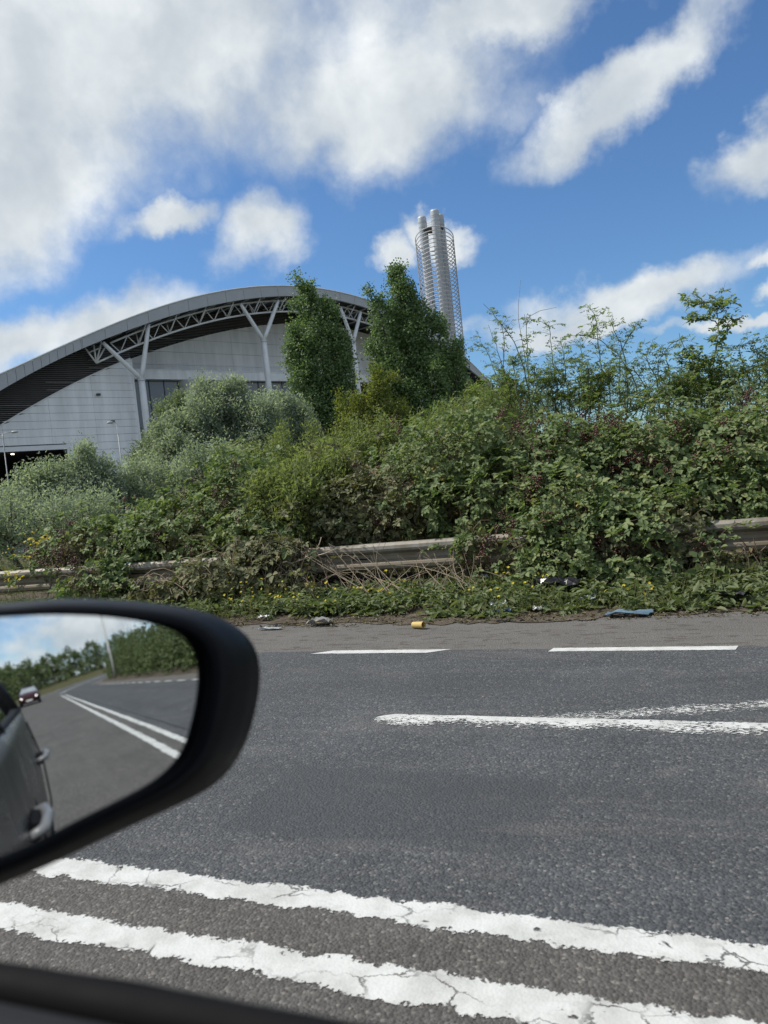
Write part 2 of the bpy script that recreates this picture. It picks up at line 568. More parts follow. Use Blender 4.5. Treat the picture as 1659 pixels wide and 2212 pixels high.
m_rail, b = new_mat('weathered_galvanised_rail')
p = wpos(b)
n1 = b.noise(p, 3.0, 6, 0.7)
c = b.ramp(n1, [(0.3, (0.15, 0.12, 0.085)), (0.5, (0.27, 0.245, 0.205)), (0.72, (0.37, 0.355, 0.325))])
c = b.mix(b.m('MULTIPLY', b.ss(b.noise(b.v('MULTIPLY', p, (6, 1, 0.6)), 2.0, 4), 0.55, 0.7), 0.5), c, c4((0.10, 0.085, 0.05)))
pz = b.n('ShaderNodeSeparateXYZ', {0: p}).outputs[2]
low_brown = b.m('SUBTRACT', 1.0, b.ss(b.m('ADD', pz, b.m('MULTIPLY', b.m('SUBTRACT', n1, 0.5), 0.25)), 0.43, 0.56))  # browner towards the bottom of the rail, with an uneven limit
c = b.mix(b.m('MULTIPLY', low_brown, 0.75), c, c4((0.20, 0.165, 0.115)))
finish(m_rail, b, bsdf(b, c, 0.62, 0.25, 0.4))

m_bark = plain('bark', (0.085, 0.070, 0.052), 0.9, var=0.3, scale=6, bmp=0.5)
m_cane = plain('bramble_cane', (0.105, 0.068, 0.045), 0.7, var=0.35, scale=5)
m_dry = plain('dry_stalk', (0.25, 0.20, 0.14), 0.85, var=0.3, scale=8)
m_pale = plain('pale_bare_wood', (0.50, 0.42, 0.29), 0.7, var=0.15, scale=8)
m_green = plain('green_stem', (0.090, 0.115, 0.040), 0.7, var=0.3, scale=5)
m_berry, b = new_mat('blackberries')
g = b.n('ShaderNodeNewGeometry')
finish(m_berry, b, bsdf(b, b.ramp(g.outputs['Random Per Island'], [(0.0, (0.030, 0.010, 0.010)), (0.6, (0.085, 0.026, 0.020)), (1.0, (0.15, 0.05, 0.035))]), 0.35))

LEAF = dict(
    bramble=leaf_mat('bramble_leaf', [(0.0, (0.075, 0.119, 0.045)), (0.35, (0.130, 0.188, 0.072)), (0.7, (0.200, 0.260, 0.108)),
                                       (0.96, (0.291, 0.311, 0.126)), (0.985, (0.436, 0.319, 0.104)), (1.0, (0.334, 0.127, 0.056))], 0.30, 0.60, 0.25),
    dusty=leaf_mat('dusty_bramble_leaf', [(0.0, (0.099, 0.103, 0.056)), (0.5, (0.160, 0.170, 0.090)), (0.9, (0.253, 0.215, 0.127)), (1.0, (0.279, 0.145, 0.082))], 0.25, 0.65, 0.2),
    poplar=leaf_mat('poplar_leaf', [(0.0, (0.083, 0.146, 0.065)), (0.5, (0.152, 0.239, 0.098)), (1.0, (0.230, 0.307, 0.131))], 0.32, 0.5, 0.35),
    willow=leaf_mat('willow_leaf', [(0.0, (0.213, 0.259, 0.210)), (0.5, (0.299, 0.348, 0.300)), (1.0, (0.414, 0.462, 0.421))], 0.48, 0.6, 0.25),
    olive=leaf_mat('olive_willow_leaf', [(0.0, (0.122, 0.158, 0.097)), (0.5, (0.173, 0.215, 0.139)), (1.0, (0.234, 0.273, 0.187))], 0.48, 0.6, 0.25),
    lime=leaf_mat('yellow_green_leaf', [(0.0, (0.110, 0.140, 0.032)), (0.6, (0.165, 0.195, 0.048)), (1.0, (0.30, 0.29, 0.06))], 0.48, 0.5, 0.3),
    feather=leaf_mat('feathery_leaf', [(0.0, (0.138, 0.176, 0.068)), (0.5, (0.206, 0.246, 0.101)), (1.0, (0.257, 0.273, 0.119))], 0.48, 0.6, 0.2),
    rose=leaf_mat('rose_leaf', [(0.0, (0.097, 0.144, 0.052)), (0.5, (0.156, 0.212, 0.077)), (0.95, (0.230, 0.264, 0.100)), (1.0, (0.357, 0.249, 0.087))], 0.52, 0.5, 0.3),
    weed=leaf_mat('weed_leaf', [(0.0, (0.093, 0.126, 0.058)), (0.5, (0.151, 0.191, 0.088)), (1.0, (0.193, 0.206, 0.104))], 0.32, 0.55, 0.25),
    grass=leaf_mat('dry_grass_blade', [(0.0, (0.095, 0.120, 0.045)), (0.6, (0.16, 0.17, 0.075)), (1.0, (0.28, 0.24, 0.14))], 0.35, 0.6, 0.2),
    debris=leaf_mat('dead_leaf', [(0.0, (0.050, 0.036, 0.022)), (0.6, (0.13, 0.095, 0.055)), (0.95, (0.24, 0.18, 0.11)), (1.0, (0.55, 0.52, 0.46))], 0.05, 0.8, 0.2),
    tree=leaf_mat('hedge_tree_leaf', [(0.0, (0.046, 0.069, 0.028)), (0.5, (0.078, 0.110, 0.041)), (1.0, (0.127, 0.155, 0.063))], 0.3, 0.55, 0.3),
)
m_yellow = leaf_mat('yellow_petal', [(0.0, (0.62, 0.48, 0.02)), (1.0, (0.80, 0.66, 0.05))], 0.3, 0.6, 0.2, 0.0)
m_teasel = plain('teasel_head', (0.17, 0.105, 0.065), 0.9, var=0.3, scale=20)

# ------------------------------------------------------------------ ground, road, markings
PATH_Y = 1.90
BEND_X, BEND_R, BEND_A = 46.0, 42.0, math.radians(70)


def rise(x):
    return 0.0004 * np.maximum(0, np.asarray(x, float) - 44.0) ** 2 * (np.asarray(x, float) < 400)



def path(s, o=0.0, z=0.0):
    """point on the road: s metres behind the car, o metres across from the centre line"""
    s = np.asarray(s, float)
    o = np.broadcast_to(np.asarray(o, float), s.shape)
    a = np.clip((s - BEND_X) / BEND_R, 0, BEND_A)
    ext = np.maximum(0, s - BEND_X - BEND_R * BEND_A)
    x = np.minimum(s, BEND_X) + BEND_R * np.sin(a) + ext * math.cos(BEND_A)
    y = PATH_Y + BEND_R * (1 - np.cos(a)) + ext * math.sin(BEND_A)
    return np.stack([x - o * np.sin(a), y + o * np.cos(a), z + rise(np.minimum(x - o * np.sin(a), 110))], -1)


def ribbon(name, s, o0, o1, z, mat, parent=None, uv=True, thick=0.0):
    s = np.asarray(s, float)
    A, B = path(s, o0, z), path(s, o1, z)
    n = len(s)
    V = np.concatenate([A, B])
    fc = np.array([(i, i + 1, n + i + 1, n + i) for i in range(n - 1)])
    # keep faces looking up
    me = build_mesh(name, V, fc, mat)
    if me.polygons[0].normal.z < 0:
        me.flip_normals()
    if uv:
        ul = me.uv_layers.new(name='uv')
        idx = np.empty(len(me.loops), dtype=np.int32)
        me.loops.foreach_get('vertex_index', idx)
        vv = (idx >= n).astype(float)
        uu = s[idx % n]
        ul.data.foreach_set('uv', np.stack([uu, vv], -1).astype(np.float32).ravel())
    o = obj(name, me, parent)
    return o


def struct(o):
    o['kind'] = 'structure'
    return o


def gz(X, Y):
    """terrain height: level by the road, dropping behind the barrier"""
    o = Y - PATH_Y
    t = np.clip((o - 8.0) / 16.0, 0, 1)
    z = -0.05 - 2.6 * t * t * (3 - 2 * t)
    back = np.clip((X - 6.0) / 14.0, 0, 1)          # the cutting is level behind the car
    z = -0.05 + (z + 0.05) * (1 - back) + rise(np.minimum(X, 110))
    return z


xs = np.concatenate([[-6000, -3000, -1500, -700, -400], np.linspace(-250, -40, 15), np.linspace(-36, 20, 57), np.linspace(25, 250, 16), [400, 700, 1500, 3000, 6000]])
ys = np.concatenate([[-6000, -3000, -1500, -600, -250, -100, -40, -15], np.linspace(-6, 40, 70), np.linspace(45, 260, 20), [400, 700, 1500, 3000, 6000]])
GX, GY = np.meshgrid(xs, ys)
GP = np.stack([GX.ravel(), GY.ravel(), np.zeros(GX.size)], -1)
gzv = gz(GP[:, 0], GP[:, 1])
near = np.clip(1 - np.hypot(GP[:, 0], GP[:, 1]) / 80, 0, 1) * (GP[:, 1] > 7.2)
GP[:, 2] = gzv + (vnoise(GP, 0.7) - 0.5) * 0.25 * near
nx = len(xs)
fc = np.array([(j * nx + i, j * nx + i + 1, (j + 1) * nx + i + 1, (j + 1) * nx + i) for j in range(len(ys) - 1) for i in range(nx - 1)])
struct(mk('ground', GP, fc, m_ground, smooth=True))

s_road = np.concatenate([np.arange(-260, 50, 10.0), np.arange(50, 125, 1.5), np.arange(125, 300, 15.0)])
road = struct(ribbon('road', s_road, -4.1, 3.47, 0.0, m_road))
should = struct(ribbon('road_shoulder', s_road, 3.47, 4.95, -0.004, m_should))
struct(ribbon('nearside_shoulder', s_road, -5.3, -4.1, -0.004, m_should))
# loose soil strip under the weeds, with an uneven front edge
rng = np.random.default_rng(3)
ss = np.concatenate([np.arange(-20, 6, 0.05), np.arange(6, 120, 1.0)])
e0 = 4.50 + 0.16 * (vnoise(np.stack([ss, ss * 0, ss * 0], -1), 1.6) - 0.5) * 2 + 0.07 * (vnoise(np.stack([ss, ss * 0, ss * 0], -1), 9.0) - 0.5) * 2
nrow = 9
rows = []
for k in range(nrow):
    t = k / (nrow - 1)
    o = e0 * (1 - t) + 7.2 * t
    P = path(ss, o)
    P[:, 2] += 0.002 + 0.10 * min(1, t * 1.6) ** 1.5 + (vnoise(P, 5.0) - 0.5) * 0.05 * min(1, 3 * t)
    rows.append(P)
V = np.concatenate(rows)
n_ = len(ss)
fc = np.array([(r * n_ + i, r * n_ + i + 1, (r + 1) * n_ + i + 1, (r + 1) * n_ + i) for r in range(nrow - 1) for i in range(n_ - 1)])
verge = struct(mk('verge', V, fc, m_soil, smooth=True))

# markings ------------------------------------------------------------------
def jag(s, amp, fr, seed):
    P = np.stack([s, np.full_like(s, seed * 3.1), s * 0], -1)
    return amp * ((vnoise(P, fr, seed) - 0.5) * 1.3 + (vnoise(P, fr * 4, seed + 1) - 0.5) * 0.7)


s_near = np.concatenate([np.arange(-60, -6, 0.5), np.arange(-6, 3, 0.012), np.arange(3, 14, 0.06), np.arange(14, 110, 0.5)])
for k, (o, w) in enumerate([(2.065 - PATH_Y, 0.140), (1.755 - PATH_Y, 0.146)]):
    ribbon('centre_line', s_near, o - w / 2 + jag(s_near, 0.018, 6, 3 + k), o + w / 2 + jag(s_near, 0.016, 7, 9 + k), 0.0025, m_double, road)
o_e = 5.335 - PATH_Y


def dash(s0, s1, o, w, mat, name, skew=0.10, ja=0.004):
    s = np.linspace(s0, s1, max(12, int((s1 - s0) / 0.02)))
    ob = ribbon(name, s, o - w / 2 + jag(s, ja, 10, int(abs(s0) * 10) % 50), o + w / 2 + jag(s, ja, 10, int(abs(s1) * 10) % 50), 0.0025, mat, road)
    me = ob.data
    n = len(s)
    for i in (range(n, 2 * n)):        # slanted ends
        me.vertices[i].co.x += skew
    return ob


dash(-3.00, -2.02, o_e, 0.10, m_dash, 'edge_dash', 0.16)
dash(-1.12, 0.07, o_e, 0.10, m_dash, 'edge_dash', 0.02)
for k in range(26):
    s0 = 0.85 + k * 1.95
    dash(s0, s0 + 1.1, o_e, 0.10, m_dash, 'edge_dash', 0.05)
for k in range(12):
    s0 = -4.95 - k * 1.95
    dash(s0, s0 + 1.1, o_e, 0.10, m_dash, 'edge_dash', 0.1)
s_m = np.arange(-1.80, 1.9, 0.012)
rd = np.clip((s_m + 1.80) / 0.09, 0, 1) ** 0.5
om = 3.795 - PATH_Y
ribbon('lane_dash', s_m, om - 0.098 * rd + jag(s_m, 0.012, 9, 21), om + 0.082 * rd + jag(s_m, 0.008, 9, 22), 0.004, m_half, road)
g0, g1 = gnd(1120, 1556), gnd(1659, 1520)
sg = np.arange(g0[0], g1[0] + 1.2, 0.02)
og = g0[1] + (sg - g0[0]) * (g1[1] - g0[1]) / (g1[0] - g0[0]) - PATH_Y
ribbon('erased_line', sg, og - 0.10 + jag(sg, 0.012, 9, 31), og + 0.08 + jag(sg, 0.012, 9, 32), 0.0022, m_ghost, road)
ribbon('bitumen_seam', np.arange(2.6, 50, 0.4), 2.33 - PATH_Y - 0.012, 2.33 - PATH_Y + 0.012, 0.004, m_seam, road)
for k in range(20):
    dash(3 + k * 6, 3 + k * 6 + 2.0, -3.85, 0.10, m_dash, 'nearside_dash', 0.0)

# ------------------------------------------------------------------ arched hall
BAZ = math.radians(24.0)
BU = np.array([math.sin(BAZ), math.cos(BAZ), 0])
BW = np.array([math.cos(BAZ), -math.sin(BAZ), 0])
BC = 104.0
GB = -2.7                              # ground level by the hall


def BT(V):
    V = np.asarray(V, float)
    return V[:, :1] * BU + (V[:, 1:2] - BC) * BW + V[:, 2:3] * np.array([0, 0, 1.0])


def curve(pts, deg=4):
    pts = np.array(pts)
    m = pts[:, 0].mean()
    k = np.polyfit(pts[:, 0] - m, pts[:, 1], deg)
    u0, u1 = pts[:, 0].min(), pts[:, 0].max()
    dk = np.polyder(k)

    def f(u):
        u = np.asarray(u, float)
        uc = np.clip(u, u0, u1)
        return np.polyval(k, uc - m) + (u - uc) * np.polyval(dk, uc - m)
    return f


def BL(x, y, w=0.0):
    """where a line of sight meets the vertical plane w metres in front of the fascia: (along, height)"""
    d = ray(x, y)
    P = C0 + d * ((w - BC) / (d @ BW))
    return float(P @ BU), float(P[2])


W_WALL, W_COL, W_TR, W_REC = -3.6, -0.95, -2.1, -10.0
f_top = curve([BL(*p) for p in [(0, 808), (64, 781), (128, 750), (176, 730), (221, 710), (288, 683), (352, 661), (416, 644), (480, 630), (531, 622), (608, 618), (662, 620), (716, 627), (770, 640), (806, 652), (842, 669), (983, 753), (1012, 778), (1040, 807), (1055, 823)]], 5)
f_bot = curve([BL(*p) for p in [(0, 845), (64, 808), (128, 774), (182, 752), (221, 736), (320, 696), (384, 680), (480, 656), (531, 645), (601, 638), (655, 640), (724, 649), (778, 660), (1012, 795), (1037, 816)]], 5)
f_wl = curve([BL(*p, W_WALL) for p in [(0, 920), (64, 883), (138, 840), (211, 805), (256, 786), (284, 774)]], 2)
f_wr = curve([BL(*p, W_REC) for p in [(256, 786), (288, 773), (320, 760), (384, 741), (448, 723), (531, 709), (590, 701), (652, 698), (767, 715), (810, 726), (890, 765)]], 3)
f_cb = curve([BL(*p, W_TR) for p in [(208, 784), (240, 770), (307, 741), (384, 715), (464, 693), (511, 681), (572, 676), (659, 674), (760, 690), (796, 699), (880, 735)]], 4)
U_C = BL(284, 800, W_WALL)[0]           # corner where the left wall stops
U_TE, Z_TE = BL(208, 784, W_TR)
f_ct = lambda u: np.minimum(f_cb(u) + 1.85, f_bot(u) - 0.12)

hall = thing('arched_hall', 'big pale grey hall with a sweeping arched roof, dark louvre band and white Y columns', 'building', tuple(BT(np.array([[50, 0, GB]]))[0]))
# roof shell
us = np.linspace(-14, 150, 70)
A = Acc()
prof = np.stack([us, f_top(us) - 0.12], -1)
keep = prof[:, 1] > GB - 0.5
prof = prof[keep]
ring = lambda w, dz: BT(np.stack([prof[:, 0], np.full(len(prof), w), prof[:, 1] + dz], -1))
A.loft([ring(-0.35, 0), ring(-95, 0), ring(-95, -0.5), ring(-0.35, -0.5)], close=False)
roof = A.build('roof', m_roof, hall, smooth=False)
# soffit under the overhang, from the fascia to the set-back wall
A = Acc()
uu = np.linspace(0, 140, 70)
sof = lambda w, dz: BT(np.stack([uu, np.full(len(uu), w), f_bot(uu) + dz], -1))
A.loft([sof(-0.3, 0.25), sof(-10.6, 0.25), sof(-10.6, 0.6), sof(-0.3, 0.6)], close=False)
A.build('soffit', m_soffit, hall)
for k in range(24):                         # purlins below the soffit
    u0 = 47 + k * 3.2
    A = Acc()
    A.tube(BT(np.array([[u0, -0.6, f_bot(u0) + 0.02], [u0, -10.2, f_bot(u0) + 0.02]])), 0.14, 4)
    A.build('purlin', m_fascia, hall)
# fascia panels
ue = list(np.arange(-12, 44.2, 1.12)) + list(np.arange(44.2, 146, 3.4))
for a_, b_ in zip(ue[:-1], ue[1:]):
    a2, b2 = a_ + 0.025, b_ - 0.025
    if f_bot(a2) < GB:
        continue
    q = np.linspace(a2, b2, 3)
    A = Acc()
    A.prism([(x, f_bot(x)) for x in q] + [(x, f_top(x)) for x in q[::-1]], 0.0, -0.34, BT)
    A.build('fascia_panel', m_fascia, roof)
# thin capping line along the top of the fascia
A = Acc()
A.tube(BT(np.array([(x, 0.03, f_top(x) + 0.05) for x in np.linspace(-10, 146, 90)])), 0.10, 5)
A.build('capping', m_steel, roof)
# backing behind everything
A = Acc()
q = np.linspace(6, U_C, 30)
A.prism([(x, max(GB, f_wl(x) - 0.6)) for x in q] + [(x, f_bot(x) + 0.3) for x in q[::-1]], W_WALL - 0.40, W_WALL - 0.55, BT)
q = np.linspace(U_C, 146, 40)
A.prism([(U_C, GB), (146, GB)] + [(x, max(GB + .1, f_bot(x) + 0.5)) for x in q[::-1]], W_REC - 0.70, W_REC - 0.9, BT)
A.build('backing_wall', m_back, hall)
# left wall of long panels, around the vehicle door
door_u, door_z = BL(145, 970, W_WALL)
lint_z = BL(145, 960, W_WALL)[1]
course = 1.06
for bay in range(7):
    ua, ub = U_C - 6.3 * (bay + 1), U_C - 6.3 * bay
    for k in range(26):
        za, zb = GB + k * course, GB + (k + 1) * course
        segs = [(ua, ub)]
        if za < lint_z - 0.1 and ua < door_u:
            segs = [(door_u, ub)] if ub > door_u else []
        for (x0, x1) in segs:
            x0_, x1_ = x0 + 0.014, x1 - 0.014
            tx = np.linspace(x1_, x0_, 7)
            tp = np.minimum(zb - 0.038, f_wl(tx))
            if tp.max() <= za + 0.08:
                continue
            poly = [(x0_, za), (x1_, za)] + [(x, max(t, za + 0.01)) for x, t in zip(tx, tp)]
            A = Acc()
            A.prism(poly, W_WALL + 0.005 * ((bay * 7 + k * 3) % 3), W_WALL - 0.16, BT)
            A.build('wall_panel', m_clad, hall)
A = Acc()
q = np.linspace(8, U_C, 24)
A.prism([(x, max(lint_z if x < door_u else GB, f_wl(x) - 12)) for x in q] + [(x, f_wl(x) - 0.25) for x in q[::-1]], W_WALL - 0.165, W_WALL - 0.36, BT)
A.build('wall_backing', m_frame, hall)
A = Acc()
A.box((U_C, W_REC - 0.6, GB), (U_C + 0.25, W_WALL + 0.02, float(f_wl(U_C)) - 0.1), BT)
A.build('return_wall', m_clad, hall)
A = Acc()
q = np.linspace(6, U_C, 30)
A.loft([BT(np.array([(x, W_WALL + w, f_wl(x) + dz) for x in q])) for w, dz in ((0.1, -0.02), (0.1, 0.16), (-0.3, 0.16))], close=False)
A.build('wall_coping', m_steel, hall)
# door opening
A = Acc()
A.box((8, W_WALL + 0.07, door_z), (door_u + 0.25, W_WALL - 0.2, lint_z), BT)
A.box((door_u, W_WALL - 0.02, GB), (door_u + 0.25, W_WALL - 0.5, door_z), BT)
A.build('door_frame', m_steel, hall)
A = Acc()
A.box((8, W_WALL - 0.6, door_z), (door_u + .3, -24, door_z + 0.3), BT)
A.box((8, -24, GB), (door_u + .3, -24.3, door_z + 0.2), BT)
A.box((door_u + .3, W_WALL - 0.6, GB), (door_u + .5, -24, door_z + 0.2), BT)
A.box((8, W_WALL - 0.3, GB - .2), (door_u + .3, -24, GB + 0.02), BT)
A.build('door_interior', m_void, hall)
m_lamp, b = new_mat('interior_lamp')
finish(m_lamp, b, b.n('ShaderNodeEmission', {'Color': (1, 0.95, 0.85, 1), 'Strength': 4.0}).outputs[0])
lu, lz = BL(25, 982, -6.0)
A = Acc()
A.box((lu, -6.0, lz), (lu + 0.34, -6.3, lz + 0.14), BT)
A.build('interior_lamp', m_lamp, hall)
# louvre slats
A = Acc()
z = 1.0
while z < 25.0:
    q = np.linspace(8, U_C, 400)
    ok = (f_wl(q) + 0.1 < z) & (f_bot(q) > z + 0.05)
    if ok.any():
        x0, x1 = q[ok].min(), q[ok].max()
        A.box((x0, W_WALL - 0.30, z), (x1, W_WALL - 0.02, z + 0.10), BT)
    z += 0.27
A.build('louvre_slats', m_louvre, hall, kind='stuff')
A = Acc()
z = 22.5
while z < 34.5:
    q = np.linspace(U_C + 0.3, 134, 600)
    ok = (f_wr(q) + 0.1 < z) & (f_bot(q) > z)
    if ok.any():
        idx = np.where(ok)[0]
        for grp in np.split(idx, np.where(np.diff(idx) > 1)[0] + 1):
            A.box((q[grp[0]], W_REC - 0.60, z), (q[grp[-1]], W_REC - 0.32, z + 0.10), BT)
    z += 0.27
A.build('louvre_slats', m_louvre, hall, kind='stuff')
# set-back upper wall
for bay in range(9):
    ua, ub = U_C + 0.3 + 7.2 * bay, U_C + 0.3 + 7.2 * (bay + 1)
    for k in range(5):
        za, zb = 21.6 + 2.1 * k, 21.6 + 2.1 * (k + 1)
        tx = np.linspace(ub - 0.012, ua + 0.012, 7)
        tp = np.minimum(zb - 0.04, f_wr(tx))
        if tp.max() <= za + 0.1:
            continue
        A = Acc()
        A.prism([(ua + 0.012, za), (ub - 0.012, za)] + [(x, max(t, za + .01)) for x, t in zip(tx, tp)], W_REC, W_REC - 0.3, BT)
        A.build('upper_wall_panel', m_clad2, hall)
# ledge with handrail, glass below
A = Acc()
LZ0, LZ1 = BL(480, 821, -8.6)[1], BL(480, 803, -8.6)[1]
A.box((U_C + .3, -10.2, LZ0), (124, -8.6, LZ1), BT)
A.box((U_C + .3, -10.2, LZ1), (124, -8.5, LZ1 + 0.13), BT)
A.build('ledge', m_clad, hall)
A = Acc()
for zz in (LZ1 + 0.7, LZ1 + 1.2):
    A.tube(BT(np.array([(U_C + .6, -8.7, zz), (123.5, -8.7, zz)])), 0.03, 4)
for x in np.arange(U_C + 0.8, 123, 2.0):
    A.tube(BT(np.array([(x, -8.7, LZ1 + 0.1), (x, -8.7, LZ1 + 1.2)])), 0.03, 4)
A.build('handrail', m_steel, hall)
for k in range(18):
    ua = U_C + 0.5 + k * 2.6
    for (za, zb) in ((13.6, LZ0 - 0.05), (6.8, 13.5)):
        A = Acc()
        A.box((ua + 0.06, -9.9, za), (ua + 2.54, -9.95, zb), BT)
        A.build('glass_pane', m_winglass if k not in (4, 5) else m_frame, hall)
A = Acc()
for k in range(19):
    A.box((U_C + .5 + k * 2.6 - 0.06, -9.99, GB), (U_C + .5 + k * 2.6 + 0.06, -9.8, LZ0 - 0.01), BT)
A.build('mullions', m_frame, hall)
A = Acc()                                 # rounded stair drum at the glass line
th = np.linspace(PI, 2 * PI, 14)
du = BL(415, 830, -9.0)[0]
A.loft([BT(np.array([(du + 2.0 * math.cos(t), -9.7 - 1.5 * math.sin(t), z) for t in th])) for z in (GB, LZ0 - 0.02)], close=False)
A.build('stair_drum', m_fascia, hall, smooth=True)
(vu0, vz1), (vu1, vz0) = BL(617, 769, W_REC), BL(650, 801, W_REC)
A = Acc()
A.box((vu0, W_REC + 0.01, LZ1 + 0.14), (vu1, W_REC + 0.06, vz1), BT)
A.build('vent_panel', plain('vent', (0.20, 0.19, 0.18), 0.6), hall)
for (x, y) in ((208, 855), (239, 913)):
    fu, fz = BL(x, y, W_WALL)
    A = Acc()
    A.box((fu, W_WALL + 0.02, fz), (fu + 0.5, W_WALL + 0.4, fz + 0.3), BT)
    A.tube(BT(np.array([(fu + .25, W_WALL, fz + .15), (fu + .25, W_WALL + 0.4, fz + .15)])), 0.06, 5)
    A.build('floodlight', m_frame, hall)
# arched lattice truss
for wch, nm in ((W_TR, 'front'),):
    x_in = U_TE if nm == 'front' else U_C + 1.5
    tr = bpy.data.objects.new('truss', None)
    link(tr, hall)
    A = Acc()
    q = np.linspace(x_in + 2.4, 126, 70)
    A.tube(BT(np.array([(x, wch, f_ct(x)) for x in q])), 0.15, 6)
    A.build('chord', m_steel, tr, smooth=True)
    q = np.linspace(x_in, 126, 70)
    A = Acc()
    A.tube(BT(np.array([(x, wch, f_cb(x)) for x in q])), 0.16, 6)
    A.build('chord', m_steel, tr, smooth=True)
    step = 1.35
    for k in range(int((118 - x_in - 2.4) / step)):
        x0, x1 = x_in + 2.4 + k * step, x_in + 2.4 + (k + 1) * step
        pa = (x0, wch, float(f_ct(x0) if k % 2 == 0 else f_cb(x0)))
        pb = (x1, wch, float(f_ct(x1) if k % 2 else f_cb(x1)))
        A = Acc()
        A.tube(BT(np.array([pa, pb])), 0.085, 5)
        A.build('diagonal', m_steel, tr, smooth=True)
# pointed end of the truss, and hangers up to the soffit
A = Acc()
tip = np.array([U_TE, W_TR, Z_TE])
for (ex, ey) in ((184, 752), (202, 744), (219, 738), (226, 752)):
    eu, ez = BL(ex, ey, W_TR)
    A.tube(BT(np.array([tip, (eu, W_TR, ez)])), 0.13, 5)
A.tube(BT(np.array([(*BL(193, 761, W_TR), 0), (*BL(218, 751, W_TR), 0)])[:, [0, 2, 1]] + np.array([0, W_TR, 0])), 0.10, 5)
A.build('truss_end', m_steel, hall, smooth=True)
for k in range(12):
    x = U_C + 0.9 + k * 5.2
    A = Acc()
    A.tube(BT(np.array([(x, W_TR, float(f_cb(x))), (x + 0.9, W_TR + 1.3, float(f_bot(x + 0.9)) + 0.2)])), 0.11, 5)
    A.tube(BT(np.array([(x, W_TR, float(f_cb(x))), (x + 0.9, W_TR - 2.6, float(f_bot(x + 0.9)) + 0.2)])), 0.11, 5)
    A.build('hanger', m_steel, hall, smooth=True)
# Y columns
for (pc, pl_, pr_) in (((306, 822), (222, 740), (321, 700)), ((570, 738), (519, 656), (601, 649)), ((763, 742), (735, 664), (779, 674)), ((905, 800), (880, 720), (930, 745))):
    uc, zt = BL(*pc, W_COL)
    A = Acc()
    zs = np.linspace(GB, zt, 6)
    A.tube(BT(np.array([(uc, W_COL, zz) for zz in zs])), [0.49] * 5 + [0.46], 20)
    A.tube(BT(np.array([(uc, W_COL, zt), (uc, W_COL, zt + 0.12)])), 0.57, 20)
    col_ = A.build('column', m_steel, hall, smooth=True)
    for e in (BL(*pl_, W_COL), BL(*pr_, W_COL)):
        A = Acc()
        t = np.linspace(0, 1, 6)
        P = np.array([uc, W_COL, zt + 0.15]) * (1 - t[:, None]) + np.array([e[0], W_COL, e[1]]) * t[:, None]
        A.tube(BT(P), [0.33, 0.345, 0.345, 0.33, 0.31, 0.27], 14)
        A.build('arm', m_steel, col_, smooth=True)

# pale concrete round the hall, added to bounce light up onto its facade
bounce_yard = [(-30, 9), (190, 9), (190, -110), (-30, -110)]
struct(mk('bounce_yard', BT(np.array([(u, w, GB + 0.06) for u, w in bounce_yard])), [(0, 1, 2, 3)], plain('bounce_concrete', (0.42, 0.41, 0.39), 0.9, var=0.15, scale=0.3)))

# ------------------------------------------------------------------ caged chimney
CHB = np.array([-64.9, 209.1, GB])
chim = thing('chimney_stack', 'tall cluster of three pale flue pipes inside a cage of stacked rings', 'chimney', tuple(CHB))
rt = np.array([R0[0], R0[1], 0])
fw = np.array([F[0], F[1], 0]) / math.hypot(F[0], F[1])
top_z = 74.0
ridx = 0
for (lx, fy, zt) in ((0.55, -2.7, top_z), (-2.75, 1.2, top_z - 0.2), (2.2, 1.6, top_z)):
    c_ = CHB + rt * lx + fw * fy
    A = Acc()
    pts, rad = [], []
    for zz, r in ((GB, 1.16), (20, 1.16), (52, 1.16), (zt - 7, 1.14), (zt - 4, 1.2), (zt - 0.5, 1.2), (zt, 1.12)):
        pts.append((c_[0], c_[1], zz))
        rad.append(r)
    A.tube(pts, rad, 28)
    fl = A.build('flue', m_stack, chim, smooth=True)
    for zz in np.arange(9, zt, 9.0):
        A = Acc()
        A.tube([(c_[0], c_[1], zz - 0.09), (c_[0], c_[1], zz + 0.09)], 1.24, 28)
        A.build('flange', m_stack, fl)
    for zz in (zt - 1.6, zt - 3.0):
        A = Acc()
        A.tube([(c_[0], c_[1], zz - 0.06), (c_[0], c_[1], zz + 0.06)], 1.235, 28)
        A.build('band', m_galv, fl)
    # ladder on the side
    A = Acc()
    ld = c_ + rt * 1.22 - fw * 0.3
    for sx_ in (-0.15, 0.15):
        A.tube([ld + fw * sx_ - np.array([0, 0, ld[2] - GB]), ld + fw * sx_ + np.array([0, 0, zt - 4 - ld[2]])], 0.05, 4)
    A.build('ladder', m_galv, fl)
A = Acc()
th = np.linspace(0, 2 * PI, 40, endpoint=False)
rr = lambda r, z: np.array([(CHB[0] + r * math.cos(t), CHB[1] + r * math.sin(t), z) for t in th])
A.loft([rr(0.4, 69.5), rr(2.9, 69.5), rr(2.9, 69.62), rr(0.4, 69.62)])
A.build('platform', m_frame, chim)
A = Acc()
for zz in (70.2, 70.75):
    A.tube(np.concatenate([rr(2.85, zz), rr(2.85, zz)[:1]]), 0.05, 4)
for i in range(0, 40, 4):
    q = rr(2.85, 69.55)[i]
    A.tube([q, q + np.array([0, 0, 1.2])], 0.05, 4)
A.build('guard_rail', m_galv, chim)
nseg, nside = 56, 6
V, fc = [], []
for i in range(nseg):
    a = 2 * PI * i / nseg
    for j in range(nside):
        b_ = 2 * PI * j / nside
        r = 5.3 + 0.125 * math.cos(b_)
        V.append((r * math.cos(a), r * math.sin(a), 0.125 * math.sin(b_)))
